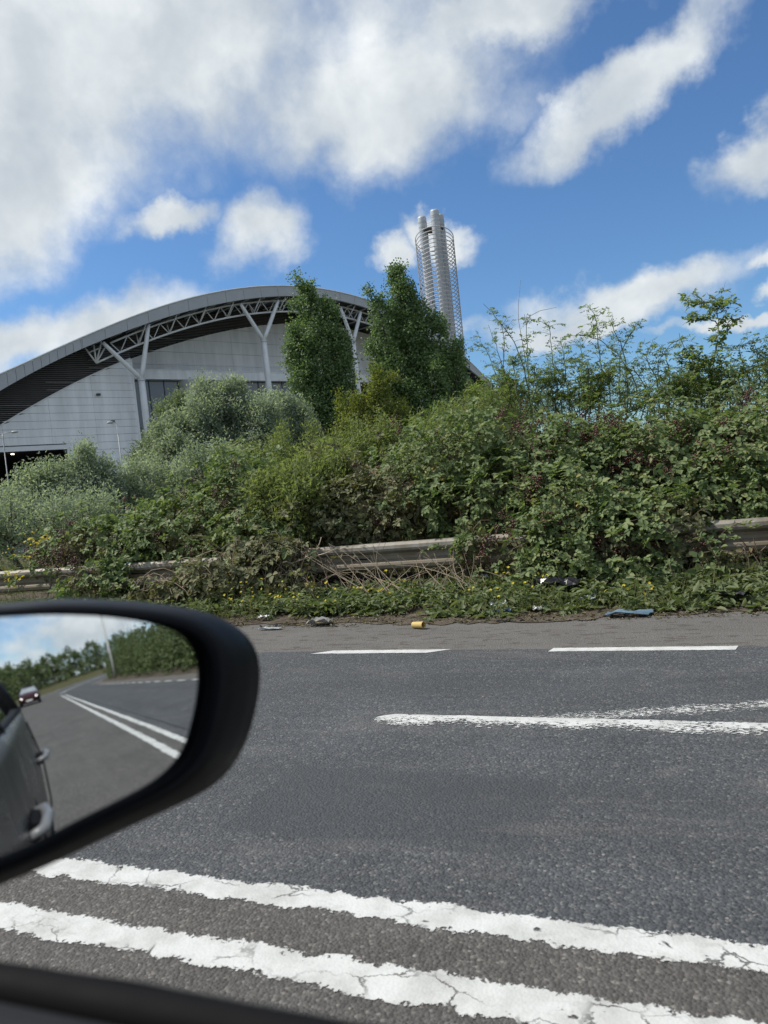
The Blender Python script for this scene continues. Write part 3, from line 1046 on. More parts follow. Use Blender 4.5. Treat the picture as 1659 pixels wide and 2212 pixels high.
for i in range(nseg):
    for j in range(nside):
        i2, j2 = (i + 1) % nseg, (j + 1) % nside
        fc.append((i * nside + j, i2 * nside + j, i2 * nside + j2, i * nside + j2))
me_ring = build_mesh('ring', V, fc, m_ring, True)
ring_q = (Matrix.Rotation(math.radians(4), 4, Vector(fw)) @ Matrix.Rotation(math.radians(-22), 4, Vector(rt))).to_quaternion()   # the hoops lean
for k in range(61):
    o = obj('ring', me_ring, chim, False)
    o.location = (0, 0, 67.0 - GB - k * 1.09)
    o.rotation_mode = 'QUATERNION'
    o.rotation_quaternion = ring_q
for k in range(11):                       # struts that hold the cage off the flues
    zz = 66 - k * 6.2
    for t in (0.3, 2.4, 4.5):
        A = Acc()
        d_ = np.array([math.cos(t), math.sin(t), 0])
        A.tube([CHB * [1, 1, 0] + d_ * 2.2 + [0, 0, zz], CHB * [1, 1, 0] + d_ * 5.3 + [0, 0, zz]], 0.07, 4)
        A.build('cage_strut', m_galv, chim)

# ------------------------------------------------------------------ foliage tools
LEAF_T = np.array([(0, 0, 0), (0.30, 0.48, 0.10), (0.68, 0.36, 0.06), (1, 0, -0.12), (0.68, -0.36, 0.06), (0.30, -0.48, 0.10)])
LEAF_F = np.array([(0, 1, 2, 3), (0, 3, 4, 5)])
BLADE_F = np.array([(0, 1, 2, 3)])
DIAM_T = np.array([(0, 0, 0), (0.45, 0.5, 0.05), (1, 0, -0.08), (0.45, -0.5, 0.05)])


def leaf_geom(P, N, T, L, Wd, tpl=LEAF_T, fcs=LEAF_F):
    """one leaf per row: base point, face normal, direction of the tip, length, width"""
    N = unit(N)
    T = unit(T - N * (T * N).sum(1, keepdims=True))
    B = np.cross(N, T)
    L = np.broadcast_to(np.asarray(L, float), (len(P),))[:, None, None]
    Wd = np.broadcast_to(np.asarray(Wd, float), (len(P),))[:, None, None]
    V = P[:, None, :] + tpl[None, :, :1] * L * T[:, None, :] + tpl[None, :, 1:2] * Wd * B[:, None, :] + tpl[None, :, 2:] * L * N[:, None, :]
    k = len(tpl)
    fc = (np.arange(len(P)) * k)[:, None, None] + fcs[None]
    return V.reshape(-1, 3), fc.reshape(-1, fcs.shape[1])


def join(parts):
    Vs, Fs, k = [], [], 0
    for V, fcs in parts:
        Vs.append(V)
        Fs.append(fcs + k)
        k += len(V)
    return np.concatenate(Vs), np.concatenate(Fs)


def scatter(lobes, n, rng, shell=(0.72, 1.06), amp=0.22, freq=1.6, thr=0.30, nfreq=2.2, seed=0, zmin=-9, cullin=0.66):
    """points spread through the outer part of a set of ellipsoids, with gaps and uneven outline"""
    lb = np.asarray(lobes, float)
    ar = (lb[:, 3] * lb[:, 4] + lb[:, 4] * lb[:, 5] + lb[:, 3] * lb[:, 5])
    idx = rng.choice(len(lb), n, p=ar / ar.sum())
    D = unit(rng.normal(size=(n, 3)))
    rad = rng.uniform(shell[0] ** 2, shell[1] ** 2, n) ** 0.5
    c, r = lb[idx, :3], lb[idx, 3:]
    P = c + D * r
    rad = rad * (1 + amp * 2 * (vnoise(P, freq, seed) - 0.5) + amp * (vnoise(P, freq * 2.7, seed + 3) - 0.5))
    P = c + D * r * rad[:, None]
    N = unit(D / r)
    ok = P[:, 2] > zmin
    for k in range(len(lb)):
        q = (((P - lb[k, :3]) / lb[k, 3:]) ** 2).sum(1) ** 0.5
        ok &= ~((q < cullin) & (idx != k) & (rng.random(n) < 0.85))
    ok &= vnoise(P, nfreq, seed + 7) * 0.65 + vnoise(P, nfreq * 2.3, seed + 8) * 0.35 > thr
    return P[ok], N[ok]


def orient(P, N, rng, up=0.5, jit=0.6, droop=0.4):
    nn = unit(N * 0.6 + np.array([0, 0, up]) + rng.normal(size=P.shape) * jit)
    tt = rng.normal(size=P.shape) + N * 0.5 - np.array([0, 0, droop])
    return nn, tt


def trifol(P, nn, tt, L, rng):
    """bramble leaf: three leaflets from one point"""
    nn = unit(nn)
    tt = unit(tt - nn * (tt * nn).sum(1, keepdims=True))
    bb = np.cross(nn, tt)
    parts = [leaf_geom(P + tt * (L * 0.25)[:, None], nn, tt, L, L * 0.74)]
    for sgn in (-1, 1):
        d = unit(tt * 0.30 + bb * sgn)
        n2 = unit(nn + bb * sgn * -0.25)
        parts.append(leaf_geom(P + d * (L * 0.05)[:, None], n2, d, L * 0.85, L * 0.60))
    return join(parts)


def stems(lobes, n, rng, base_z, r=(0.003, 0.006), out=1.05, sag=0.25, seg=7):
    A = Acc()
    lb = np.asarray(lobes, float)
    for i in range(n):
        k = rng.integers(len(lb))
        c, rr_ = lb[k, :3], lb[k, 3:]
        D = unit(rng.normal(size=3) + np.array([0, -0.4, 0.3]))
        e = c + D * rr_ * out * rng.uniform(0.75, 1.08)
        s = np.array([c[0] + rng.normal() * rr_[0] * 0.5, c[1] + rng.normal() * rr_[1] * 0.4, base_z])
        mid = (s + e) / 2 + np.array([rng.normal() * 0.15, rng.normal() * 0.1, sag + abs(rng.normal()) * 0.25])
        t = np.linspace(0, 1, seg)[:, None]
        A.tube((1 - t) ** 2 * s + 2 * t * (1 - t) * mid + t * t * e, np.linspace(r[1], r[0], seg), 4, False)
    return A


def ico():
    t = (1 + 5 ** .5) / 2
    V = unit(np.array([(-1, t, 0), (1, t, 0), (-1, -t, 0), (1, -t, 0), (0, -1, t), (0, 1, t), (0, -1, -t), (0, 1, -t), (t, 0, -1), (t, 0, 1), (-t, 0, -1), (-t, 0, 1)], float))
    Fc = np.array([(0, 11, 5), (0, 5, 1), (0, 1, 7), (0, 7, 10), (0, 10, 11), (1, 5, 9), (5, 11, 4), (11, 10, 2), (10, 7, 6), (7, 1, 8), (3, 9, 4), (3, 4, 2), (3, 2, 6), (3, 6, 8), (3, 8, 9), (4, 9, 5), (2, 4, 11), (6, 2, 10), (8, 6, 7), (9, 8, 1)])
    return V, Fc


ICO_V, ICO_F = ico()


def balls(P, r):
    r = np.broadcast_to(np.asarray(r, float), (len(P),))
    V = P[:, None, :] + ICO_V[None] * r[:, None, None]
    fc = (np.arange(len(P)) * 12)[:, None, None] + ICO_F[None]
    return V.reshape(-1, 3), fc.reshape(-1, 3)


# ------------------------------------------------------------------ brambles over the barrier
RAIL_Y = 7.9
_tri = []
for k in range(4):
    rngk = np.random.default_rng(50 + k)
    V, fcs = trifol(np.zeros((1, 3)), np.array([[0.1, -0.3, 1.0]]), np.array([[0.2 * k - .3, -1.0, -0.3]]), np.array([1.0]), rngk)
    _tri.append(build_mesh('leaf', V, fcs, LEAF['bramble']))


def lob(x, y, Y, rx, ry, rz):
    return (*atY(x, y, Y), rx, ry, rz)


def bramble(label, lobes, n, seed, L=(0.045, 0.085), matk='bramble', berries=40, ncane=70, thr=0.30, nleafobj=45, cane_mat=None, nshoot=52):
    rng = np.random.default_rng(seed)
    lb = np.asarray(lobes, float)
    base = (lb[:, 0].mean(), lb[:, 1].mean(), 0.0)
    t = thing('bramble_bush', label, 'bush', base, 'brambles along the barrier')
    P, N = scatter(lobes, n, rng, thr=thr + 0.08, amp=0.30, freq=1.7, nfreq=3.0, seed=seed, zmin=0.05)
    hol = vnoise(P, 1.7, seed + 21) > 0.33      # hollows
    P, N = P[hol], N[hol]
    # less foliage at the back, which nobody sees
    ok = (N[:, 1] < 0.25) | (rng.random(len(P)) < 0.45)
    P, N = P[ok], N[ok]
    nn, tt = orient(P, N, rng, 0.55, 0.45, 0.5)
    V, fcs = trifol(P, nn, tt, rng.uniform(*L, len(P)) * (0.62 + 0.62 * vnoise(P, 1.3, seed + 2)) * rng.choice([0.75, 1.0, 1.2], len(P)), rng)
    mk('leaves', V, fcs, LEAF[matk], t, kind='stuff')
    # arching shoots that stick out of the mass
    Ps, Ns = scatter(lobes, 60 * nshoot, rng, shell=(0.95, 1.0), amp=0.30, freq=1.7, thr=0.3, seed=seed, zmin=0.25)
    ok = np.where(Ns[:, 1] < 0.35)[0][:nshoot]
    A = Acc()
    SP, SN, ST = [], [], []
    for i in ok:
        ln = rng.uniform(0.25, 0.75)
        side = unit(Ns[i] + np.array([rng.normal() * 0.6, -0.2, 0.5 + rng.normal() * 0.3]))
        e = Ps[i] + side * ln + np.array([rng.normal() * 0.1, 0, -0.35 * ln])
        mid = Ps[i] + side * ln * 0.6 + np.array([0, 0, 0.12 * ln])
        u_ = np.linspace(0, 1, 8)[:, None]
        q = (1 - u_) ** 2 * Ps[i] + 2 * u_ * (1 - u_) * mid + u_ * u_ * e
        A.tube(q, np.linspace(0.0045, 0.002, 8), 4, False)
        for _ in range(int(ln / 0.055)):
            k = rng.integers(1, 7)
            SP.append(q[k] + (q[k + 1] - q[k]) * rng.random())
            SN.append(np.array([rng.normal() * 0.5, -0.3 + rng.normal() * 0.4, 1.0]))
            ST.append(np.array([rng.normal(), rng.normal(), -0.2]))
    A.build('shoots', m_cane, t, kind='stuff')
    SP, SN, ST = np.array(SP), np.array(SN), np.array(ST)
    V, fcs = trifol(SP, SN, ST, rng.uniform(L[0] * 0.8, L[1] * 0.9, len(SP)), rng)
    mk('shoot_leaves', V, fcs, LEAF[matk], t, kind='stuff')
    # looser inner leaves close the view into the bush
    P, N = scatter(lobes, n // 5, rng, shell=(0.35, 0.74), thr=0.2, seed=seed, zmin=0.05, cullin=0.0)
    nn, tt = orient(P, N, rng, 0.3, 0.9, 0.5)
    V, fcs = trifol(P, nn, tt, rng.uniform(*L, len(P)), rng)
    mk('inner_leaves', V, fcs, LEAF['dusty'], t, kind='stuff')
    stems(lobes, ncane, rng, 0.0).build('canes', cane_mat or m_cane, t, kind='stuff')
    if berries:
        P, N = scatter(lobes, berries * 14, rng, shell=(1.02, 1.12), amp=0.30, freq=1.7, thr=0.42, seed=seed, zmin=0.35)
        ok = np.where((N[:, 1] < 0.1) & (vnoise(P, 0.9, seed + 31) > 0.46))[0][:int(berries * 1.5)]
        pts = []
        for i in ok:
            m_ = rng.integers(14, 40)
            pts.append(P[i] + rng.normal(size=(m_, 3)) * np.array([0.034, 0.028, 0.046]))
        if pts:
            Q = np.concatenate(pts)
            V, fcs = balls(Q, rng.uniform(0.007, 0.012, len(Q)))
            mk('berries', V, fcs, m_berry, t, kind='stuff')
    # the biggest leaves on the side towards the road, one by one
    if nleafobj:
        P, N = scatter(lobes, nleafobj * 10, rng, shell=(1.0, 1.08), thr=0.35, seed=seed, zmin=0.2)
        ok = np.where(N[:, 1] < -0.15)[0][:nleafobj]
        for i in ok:
            o = bpy.data.objects.new('leaf', _tri[rng.integers(4)])
            link(o, t)
            o.location = Vector(P[i]) - Vector(base)
            o.rotation_euler = (rng.normal() * 0.5 + 0.3, rng.normal() * 0.5, rng.uniform(-1.2, 1.2))
            s = rng.uniform(L[0] * 1.2, L[1] * 1.25)
            o.scale = (s, s, s)
    return t


bramble('low bramble bush hiding the barrier at the far left, beside the yellow ragwort',
        [lob(185, 1205, 8.4, 0.65, 0.6, 0.40), lob(230, 1185, 8.6, 0.9, 0.8, 0.50), lob(330, 1160, 8.9, 0.8, 0.7, 0.46), lob(215, 1258, 7.75, 0.62, 0.4, 0.32)],
        9500, 11, berries=26)
bramble('bramble mound with a grassy top left of centre, above the pale bent branch',
        [lob(440, 1150, 8.7, 0.95, 0.9, 0.72), lob(540, 1110, 9.2, 1.0, 0.9, 0.78), lob(500, 1075, 9.6, 0.7, 0.7, 0.5), lob(620, 1150, 8.6, 0.7, 0.75, 0.6), lob(400, 1180, 8.7, 0.7, 0.5, 0.36), lob(560, 1180, 8.2, 0.6, 0.5, 0.42)],
        11500, 12, berries=30)
bramble('dry tangled bramble of bare canes around the exposed stretch of barrier',
        [lob(480, 1255, 7.55, 0.75, 0.32, 0.36), lob(600, 1245, 7.6, 0.65, 0.32, 0.34), lob(700, 1120, 9.0, 0.65, 0.8, 0.55), lob(770, 1130, 8.7, 0.6, 0.7, 0.48), lob(850, 1100, 8.8, 0.6, 0.7, 0.5), lob(360, 1285, 7.4, 0.6, 0.25, 0.2), lob(600, 1195, 7.72, 0.4, 0.2, 0.2), lob(530, 1200, 7.7, 0.45, 0.22, 0.2)],
        8200, 13, matk='dusty', berries=14, ncane=190, thr=0.36, cane_mat=m_dry)
bramble('broad bramble mound right of centre with arching top and dark berries',
        [lob(900, 1050, 9.4, 0.75, 0.9, 0.70), lob(985, 1030, 9.4, 0.8, 1.0, 0.80), lob(1080, 1020, 9.4, 0.85, 1.0, 0.85), lob(1060, 1100, 8.6, 0.75, 0.7, 0.55), lob(930, 1110, 8.7, 0.6, 0.65, 0.42), lob(1170, 1050, 9.0, 0.7, 0.8, 0.75), lob(1080, 1000, 10.0, 0.9, 0.9, 0.5), lob(1040, 1182, 7.72, 0.40, 0.22, 0.2), lob(1160, 1175, 7.75, 0.45, 0.3, 0.38), lob(1130, 1245, 7.6, 0.4, 0.25, 0.2)],
        15500, 14, berries=70)
bramble('tallest bramble bush spilling right over the barrier down to the verge',
        [lob(1260, 1050, 9.2, 0.8, 0.9, 0.75), lob(1360, 1055, 9.0, 0.75, 0.8, 0.72), lob(1250, 1140, 8.0, 0.6, 0.5, 0.55), lob(1340, 1170, 7.8, 0.6, 0.42, 0.48), lob(1240, 1215, 7.6, 0.45, 0.3, 0.3), lob(1310, 985, 9.9, 0.9, 0.9, 0.45), lob(1380, 1240, 7.55, 0.4, 0.25, 0.26)],
        15500, 15, berries=80)
bramble('bramble bush at the right edge, with a dark hollow and yellow-tinged shoots',
        [lob(1480, 1030, 9.3, 0.85, 0.9, 0.7), lob(1600, 1020, 9.3, 0.8, 0.9, 0.7), lob(1470, 1150, 7.9, 0.45, 0.45, 0.42), lob(1500, 1230, 7.6, 0.5, 0.28, 0.3), lob(1610, 1240, 7.6, 0.5, 0.28, 0.3), lob(1590, 1095, 8.5, 0.6, 0.5, 0.35), lob(1500, 965, 9.9, 0.9, 0.9, 0.42), lob(1640, 955, 9.9, 0.9, 0.9, 0.45)],
        15000, 16, berries=55)
bramble('bramble bush just past the right edge of the picture',
        [(1.9, 9.2, 0.9, 1.0, 1.0, 1.1), (2.9, 9.0, 0.8, 1.0, 1.0, 1.0), (2.2, 7.9, 0.5, 1.2, 0.5, 0.6)], 5000, 17, L=(0.07, 0.11), berries=0, ncane=30, nleafobj=0)
bramble('low brambles on the barrier just past the left edge of the picture',
        [(-14.2, 8.9, 0.4, 1.0, 0.9, 0.6), (-16, 8.8, 0.4, 1.4, 0.9, 0.6)], 2600, 18, L=(0.07, 0.11), berries=0, ncane=20, nleafobj=0)

# ------------------------------------------------------------------ crash barrier
rail = thing('crash_barrier', 'weathered steel crash barrier half buried in brambles', 'barrier', (-3, RAIL_Y, 0))
wprof = [(0.0, 0.72), (-0.035, 0.715), (-0.075, 0.69), (-0.08, 0.655), (-0.072, 0.63), (-0.005, 0.595), (0.0, 0.565), (-0.005, 0.535), (-0.072, 0.50), (-0.08, 0.475), (-0.075, 0.44), (-0.035, 0.415), (0.0, 0.41)]
zoff = -0.125
for k in range(9):
    x0 = -24.4 + k * 3.2
    x1 = x0 + 3.24
    rngk = np.random.default_rng(k)
    wob = rngk.normal(size=2) * 0.012
    rings = []
    for x in np.linspace(x0, x1, 9):
        t = (x - x0) / 3.24
        dz = wob[0] * (1 - t) + wob[1] * t + zoff
        outer = [(x, RAIL_Y + y + (0.004 if k % 2 else 0), z + dz) for y, z in wprof]
        inner = [(x, RAIL_Y + y + 0.006 + (0.004 if k % 2 else 0), z + dz) for y, z in wprof[::-1]]
        rings.append(outer + inner)
    A = Acc()
    A.loft(rings, True, True, True)
    bm_ = A.build('rail_beam', m_rail, rail)
    for zz in (0.565,):
        A = Acc()
        A.box((x0 + 1.4, RAIL_Y - 0.0075, zz - 0.009 + zoff), (x0 + 1.62, RAIL_Y - 0.0015, zz + 0.009 + zoff))
        A.build('slot', m_void, bm_)
    A = Acc()
    A.box((x0 + 0.05, RAIL_Y + 0.03, -0.3), (x0 + 0.16, RAIL_Y + 0.15, 0.55))
    A.box((x0 + 0.05, RAIL_Y + 0.012, 0.35), (x0 + 0.16, RAIL_Y + 0.029, 0.55))
    A.build('post', m_rail, rail)

# ------------------------------------------------------------------ trees and shrubs behind
def plumes_points(plumes, n, rng, seed, clump_r, per, gap=0.27):
    """leaf clumps over upright plumes: (base xyz, tip xyz, radius)"""
    pl = plumes
    wts = np.array([np.linalg.norm(np.array(t) - np.array(b_)) * (r + 0.12) for b_, t, r in pl])
    m = max(4, n // per)
    idx = rng.choice(len(pl), m, p=wts / wts.sum())
    Cc, Nn, Uu = [], [], []
    for k, (b_, t, r) in enumerate(pl):
        mk_ = (idx == k).sum()
        u = rng.random(mk_) ** 0.9
        prof = np.minimum(1.0, 0.25 + u * 2.6) * np.maximum(0.0, 1 - u ** 2.4) ** 0.62 + 0.05
        ang = rng.uniform(0, 2 * PI, mk_)
        rr = r * prof * np.sqrt(rng.uniform(0.28, 1.15, mk_))
        c = np.array(b_) * (1 - u[:, None]) + np.array(t) * u[:, None]
        d = np.stack([np.cos(ang), np.sin(ang), np.zeros(mk_)], -1)
        q = c + d * rr[:, None]
        q += (rng.random((mk_, 3)) - 0.5) * clump_r
        Cc.append(q)
        Uu.append(u)
        Nn.append(d + np.array([0, 0, 0.35]))
    Cc, Nn, Uu = np.concatenate(Cc), np.concatenate(Nn), np.concatenate(Uu)
    ok = vnoise(Cc, 0.8 / max(0.3, clump_r * 2.2), seed) > gap * np.clip(1.6 - 1.5 * Uu, 0.1, 1.0)
    Cc, Nn = Cc[ok], Nn[ok]
    P = np.repeat(Cc, per, 0) + rng.normal(size=(len(Cc) * per, 3)) * clump_r * np.array([0.45, 0.45, 0.55])
    N = np.repeat(Nn, per, 0) + rng.normal(size=(len(Cc) * per, 3)) * 0.6
    return P, unit(N)


def tree(name, label, cat, base, plumes, n, seed, leaf, L, Wd, clump=0.35, per=26, trunk_r=0.14, group=None, jit=0.6, droop=0.3, tpl=LEAF_T, fcs=LEAF_F, limbs=26, up=0.3, gap=0.27, sprays=0, lean=(0, 0), spray_up=1.15):
    rng = np.random.default_rng(seed)
    base = np.array(base, float)
    t = thing(name, label, cat, tuple(base), group)
    pl2 = list(plumes)
    for b_, tp, r_ in (plumes if sprays else []):
        b_, tp = np.array(b_, float), np.array(tp, float)
        for _ in range(sprays):
            u = rng.uniform(0.30, 0.97)
            ax_ = b_ * (1 - u) + tp * u
            a_ = rng.uniform(0, 2 * PI)
            d_ = np.array([math.cos(a_), math.sin(a_), 0.0])
            w_ = r_ * (0.25 + 0.75 * max(0.0, 1 - u ** 2.4) ** 0.62)
            pl2.append((ax_ + d_ * w_ * 0.4, ax_ + d_ * w_ * rng.uniform(0.9, 1.3) + np.array([lean[0], lean[1], 1.0]) * r_ * rng.uniform(0.5, 1.0) * spray_up, r_ * rng.uniform(0.16, 0.30)))
    P, N = plumes_points(pl2, n, rng, seed, clump, per, gap)
    nn, tt = orient(P, N, rng, up, jit, droop)
    if droop < 0:
        tt = N * 0.6 + np.array([0, 0, -droop]) + rng.normal(size=P.shape) * 0.45
    V, fcx = leaf_geom(P, nn, tt, L * rng.uniform(0.7, 1.25, len(P)), Wd * rng.uniform(0.8, 1.2, len(P)), tpl, fcs)
    mk('crown', V, fcx, LEAF[leaf], t, kind='stuff')
    A = Acc()
    for b_, tp, r in plumes:
        b_, tp = np.array(b_, float), np.array(tp, float)
        s = np.linspace(0, 0.93, 7)[:, None]
        mid = (b_ + base) / 2
        path_ = np.concatenate([[base], b_ * (1 - s) + tp * s + rng.normal(size=(7, 3)) * 0.06])
        A.tube(path_, np.linspace(trunk_r, 0.015, 8), 6)
        for i in range(limbs // len(plumes) + 1):
            u = rng.uniform(0.08, 0.8)
            c = b_ * (1 - u) + tp * u
            a_ = rng.uniform(0, 2 * PI)
            e = c + np.array([math.cos(a_) * r * 0.6, math.sin(a_) * r * 0.6, r * rng.uniform(0.4, 0.9)])
            A.tube([c, (c + e) / 2 + np.array([0, 0, -0.1 * r]), e], [trunk_r * 0.35 * (1 - u) + 0.012, trunk_r * 0.2 * (1 - u) + 0.01, 0.006], 4, False)
    A.build('trunk', m_bark, t, smooth=True)
    return t


def plume(x0, y0, x1, y1, d, r, dd=0.0):
    return (atd(x0, y0, d), atd(x1, y1, d + dd), r)


def base_at(x, d, z=None):
    p = atd(x, 1106, d)
    return (p[0], p[1], gz(np.array([p[0]]), np.array([p[1]]))[0] if z is None else z)


D1 = 40.0
tree('poplar_tree', 'left poplar, narrow and dark green, its lower spire leaning left', 'tree', base_at(715, D1),
     [plume(735, 1000, 660, 612, D1, 0.95), plume(695, 930, 634, 704, D1 - 0.4, 0.60), plume(745, 960, 742, 735, D1 + 0.3, 0.72), plume(690, 1010, 672, 830, D1 - .3, 0.8), plume(738, 860, 706, 650, D1, 0.68), plume(715, 1000, 718, 800, D1, 0.9), plume(665, 880, 630, 738, D1, 0.45)],
     42000, 21, 'poplar', 0.115, 0.10, 0.34, 30, 0.16, 'poplars beyond the brambles', droop=-0.2, limbs=40, gap=0.34, sprays=9, lean=(-0.25, -0.1))
D2 = 42.0
tree('poplar_tree', 'right poplar, taller and broader, its spire in front of the chimney', 'tree', base_at(915, D2),
     [plume(925, 1000, 856, 580, D2, 1.0), plume(890, 820, 866, 602, D2, 0.85), plume(880, 940, 815, 643, D2 - .5, 0.85), plume(900, 880, 878, 625, D2, 0.9), plume(970, 980, 942, 675, D2 + .4, 0.85), plume(930, 960, 908, 655, D2, 1.0), plume(990, 980, 985, 745, D2 + .5, 0.85), plume(880, 1000, 842, 765, D2 - .6, 0.85), plume(935, 1010, 940, 770, D2 - .6, 1.35), plume(862, 880, 798, 738, D2 - .4, 0.5), plume(1000, 970, 1004, 830, D2, 0.55)],
     68000, 22, 'poplar', 0.115, 0.10, 0.36, 30, 0.18, 'poplars beyond the brambles', droop=-0.2, limbs=60, gap=0.34, sprays=9, lean=(-0.25, -0.1))
D3 = 34.0
tree('shrub_tree', 'yellow-green bushy tree standing between the two poplars', 'tree', base_at(800, D3),
     [plume(800, 1010, 800, 850, D3, 1.25), plume(780, 1000, 765, 890, D3, 0.9), plume(830, 1000, 842, 880, D3, 0.95), plume(815, 940, 818, 825, D3, 0.9)],
     16000, 23, 'lime', 0.10, 0.075, 0.28, 24, 0.09, 'shrubs and small trees behind the brambles', sprays=8, gap=0.33)
nar = dict(tpl=DIAM_T, fcs=BLADE_F)
D4 = 27.0


def willow(label, px, plumes, n, seed, leaf='willow', d=D4, L=0.13, Wd=0.042):
    return tree('willow_bush', label, 'willow', base_at(px, d), [(b_, t_, r_ * 1.02) for b_, t_, r_ in plumes], int(n * 1.5), seed, leaf, L, Wd, 0.28, 30, 0.045, 'grey-green willows in front of the hall', jit=0.9, droop=-0.25, limbs=26, gap=0.31, sprays=9, lean=(-0.1, 0), spray_up=0.55, **nar)


willow('tall silvery willow in the middle of the willow thicket, below the glass band', 470,
       [plume(470, 1060, 474, 848, D4, 1.25), plume(425, 1060, 420, 890, D4 - .3, 1.15), plume(525, 1060, 545, 872, D4, 1.2), plume(480, 980, 490, 836, D4, 0.8), plume(380, 1060, 378, 925, D4 - .6, 0.95), plume(560, 1060, 575, 905, D4 - .3, 1.0)], 46000, 31)
willow('olive-tinged willow at the foot of the nearest Y column', 375,
       [plume(385, 1060, 378, 868, D4 + 2, 0.85), plume(350, 1060, 348, 950, D4 + 1, 0.75), plume(330, 1060, 318, 985, D4 + 1, 0.7)], 18000, 32, 'olive', D4 + 2)
willow('rounded grey-green willow beside the left poplar', 605,
       [plume(600, 1070, 602, 858, D4 + 3, 1.3), plume(640, 1070, 640, 870, D4 + 3, 0.85), plume(568, 1060, 565, 895, D4 + 2, 0.95)], 28000, 33, 'willow', D4 + 3)
willow('low spreading willow in front of the dark vehicle door', 95,
       [plume(95, 1150, 92, 1030, 22, 0.8), plume(130, 1150, 135, 1035, 22, 0.75), plume(45, 1160, 45, 1080, 22, 0.7), plume(170, 1150, 182, 972, 22.5, 0.50), plume(215, 1150, 222, 995, 22.5, 0.55), plume(-20, 1170, -20, 1090, 22, 0.75)], 34000, 34, 'willow', 22, 0.11, 0.036)
willow('small willow sprouting right of the vehicle door, against the pale wall', 280,
       [plume(285, 1130, 280, 1010, 23, 0.6), plume(255, 1130, 250, 1040, 22.5, 0.6), plume(330, 1120, 330, 1010, 24, 0.8), plume(400, 1110, 402, 1000, 24, 0.9), plume(500, 1110, 505, 990, 24, 1.0), plume(450, 1110, 450, 980, 24, 0.9), plume(575, 1100, 580, 985, 24, 0.8)], 26000, 35, 'willow', 24, 0.11, 0.036)
willow('low willow growth at the left edge above the ragwort', 60,
       [plume(30, 1215, 20, 1090, 15, 0.7), plume(110, 1190, 110, 1085, 15, 0.7), plume(180, 1170, 190, 1085, 15.5, 0.6), plume(-60, 1220, -60, 1080, 15, 0.8)], 15000, 36, 'willow', 15, 0.08, 0.024)
D5 = 24.0
tree('shrub_tree', 'light olive shrub to the right of the right poplar', 'tree', base_at(1060, D5),
     [plume(1030, 980, 1035, 838, D5, 0.75), plume(1075, 980, 1080, 845, D5, 0.7), plume(1110, 970, 1112, 870, D5, 0.6), plume(1000, 990, 1000, 880, D5, 0.6)], 16000, 41, 'feather', 0.075, 0.022, 0.24, 24, 0.05, 'shrubs and small trees behind the brambles', jit=0.9, droop=-0.2, **nar)
tree('shrub_tree', 'hazy grey-green shrub low behind the briars on the right', 'tree', base_at(1350, 22),
     [plume(1180, 980, 1185, 850, 22, 0.7), plume(1260, 970, 1262, 835, 22, 0.8), plume(1350, 960, 1352, 825, 22, 0.9), plume(1440, 950, 1445, 825, 22, 0.8), plume(1530, 940, 1535, 825, 22, 0.8), plume(1630, 930, 1635, 815, 22, 0.8)], 22000, 42, 'olive', 0.07, 0.024, 0.24, 24, 0.05, 'shrubs and small trees behind the brambles', jit=0.9, **nar)
tree('distant_tree', 'small distant tree peeping past the end of the roof', 'tree', base_at(1095, 90),
     [plume(1095, 1010, 1095, 822, 90, 2.6), plume(1125, 1000, 1128, 850, 90, 2.2)], 5000, 43, 'tree', 0.34, 0.28, 0.8, 20, 0.15)
# feathery yellow-green growth right of the mound
for k, (lab, ps) in enumerate([
        ('feathery yellow-green weed thicket at the foot of the poplars', [plume(600, 1090, 600, 990, 13.2, 0.42), plume(640, 1090, 645, 972, 13.4, 0.45), plume(690, 1085, 690, 975, 13.4, 0.45), plume(735, 1080, 735, 968, 13.4, 0.42), plume(565, 1090, 560, 1005, 13, 0.35), plume(770, 1080, 775, 980, 13.4, 0.4)]),
        ('yellow-green weeds hanging down in front of the bramble mound', [plume(650, 1150, 655, 1052, 9.2, 0.27), plume(620, 1140, 618, 1040, 9.6, 0.28), plume(690, 1130, 690, 1030, 9.6, 0.28), plume(720, 1110, 724, 1020, 10.0, 0.26), plume(590, 1135, 585, 1050, 9.6, 0.22)]),
        ('yellow-green weeds rising behind the right bramble mound', [plume(820, 1050, 820, 975, 13, 0.42), plume(870, 1030, 872, 950, 13, 0.42), plume(780, 1060, 778, 990, 13, 0.4), plume(950, 1000, 952, 915, 13.5, 0.42), plume(1010, 985, 1012, 895, 13.5, 0.45)])]):
    c_ = np.mean([p_[0] for p_ in ps], 0)
    tree('weed_thicket', lab, 'weeds', (c_[0], c_[1], gz(c_[:1], c_[1:2])[0]), [(b_, t_, r_ * 1.05) for b_, t_, r_ in ps], 15000, 51 + k, 'feather', 0.075, 0.022, 0.15, 22, 0.009, 'weed thickets', jit=0.9, droop=-0.5, limbs=24, gap=0.36, sprays=8, spray_up=1.3, **nar)
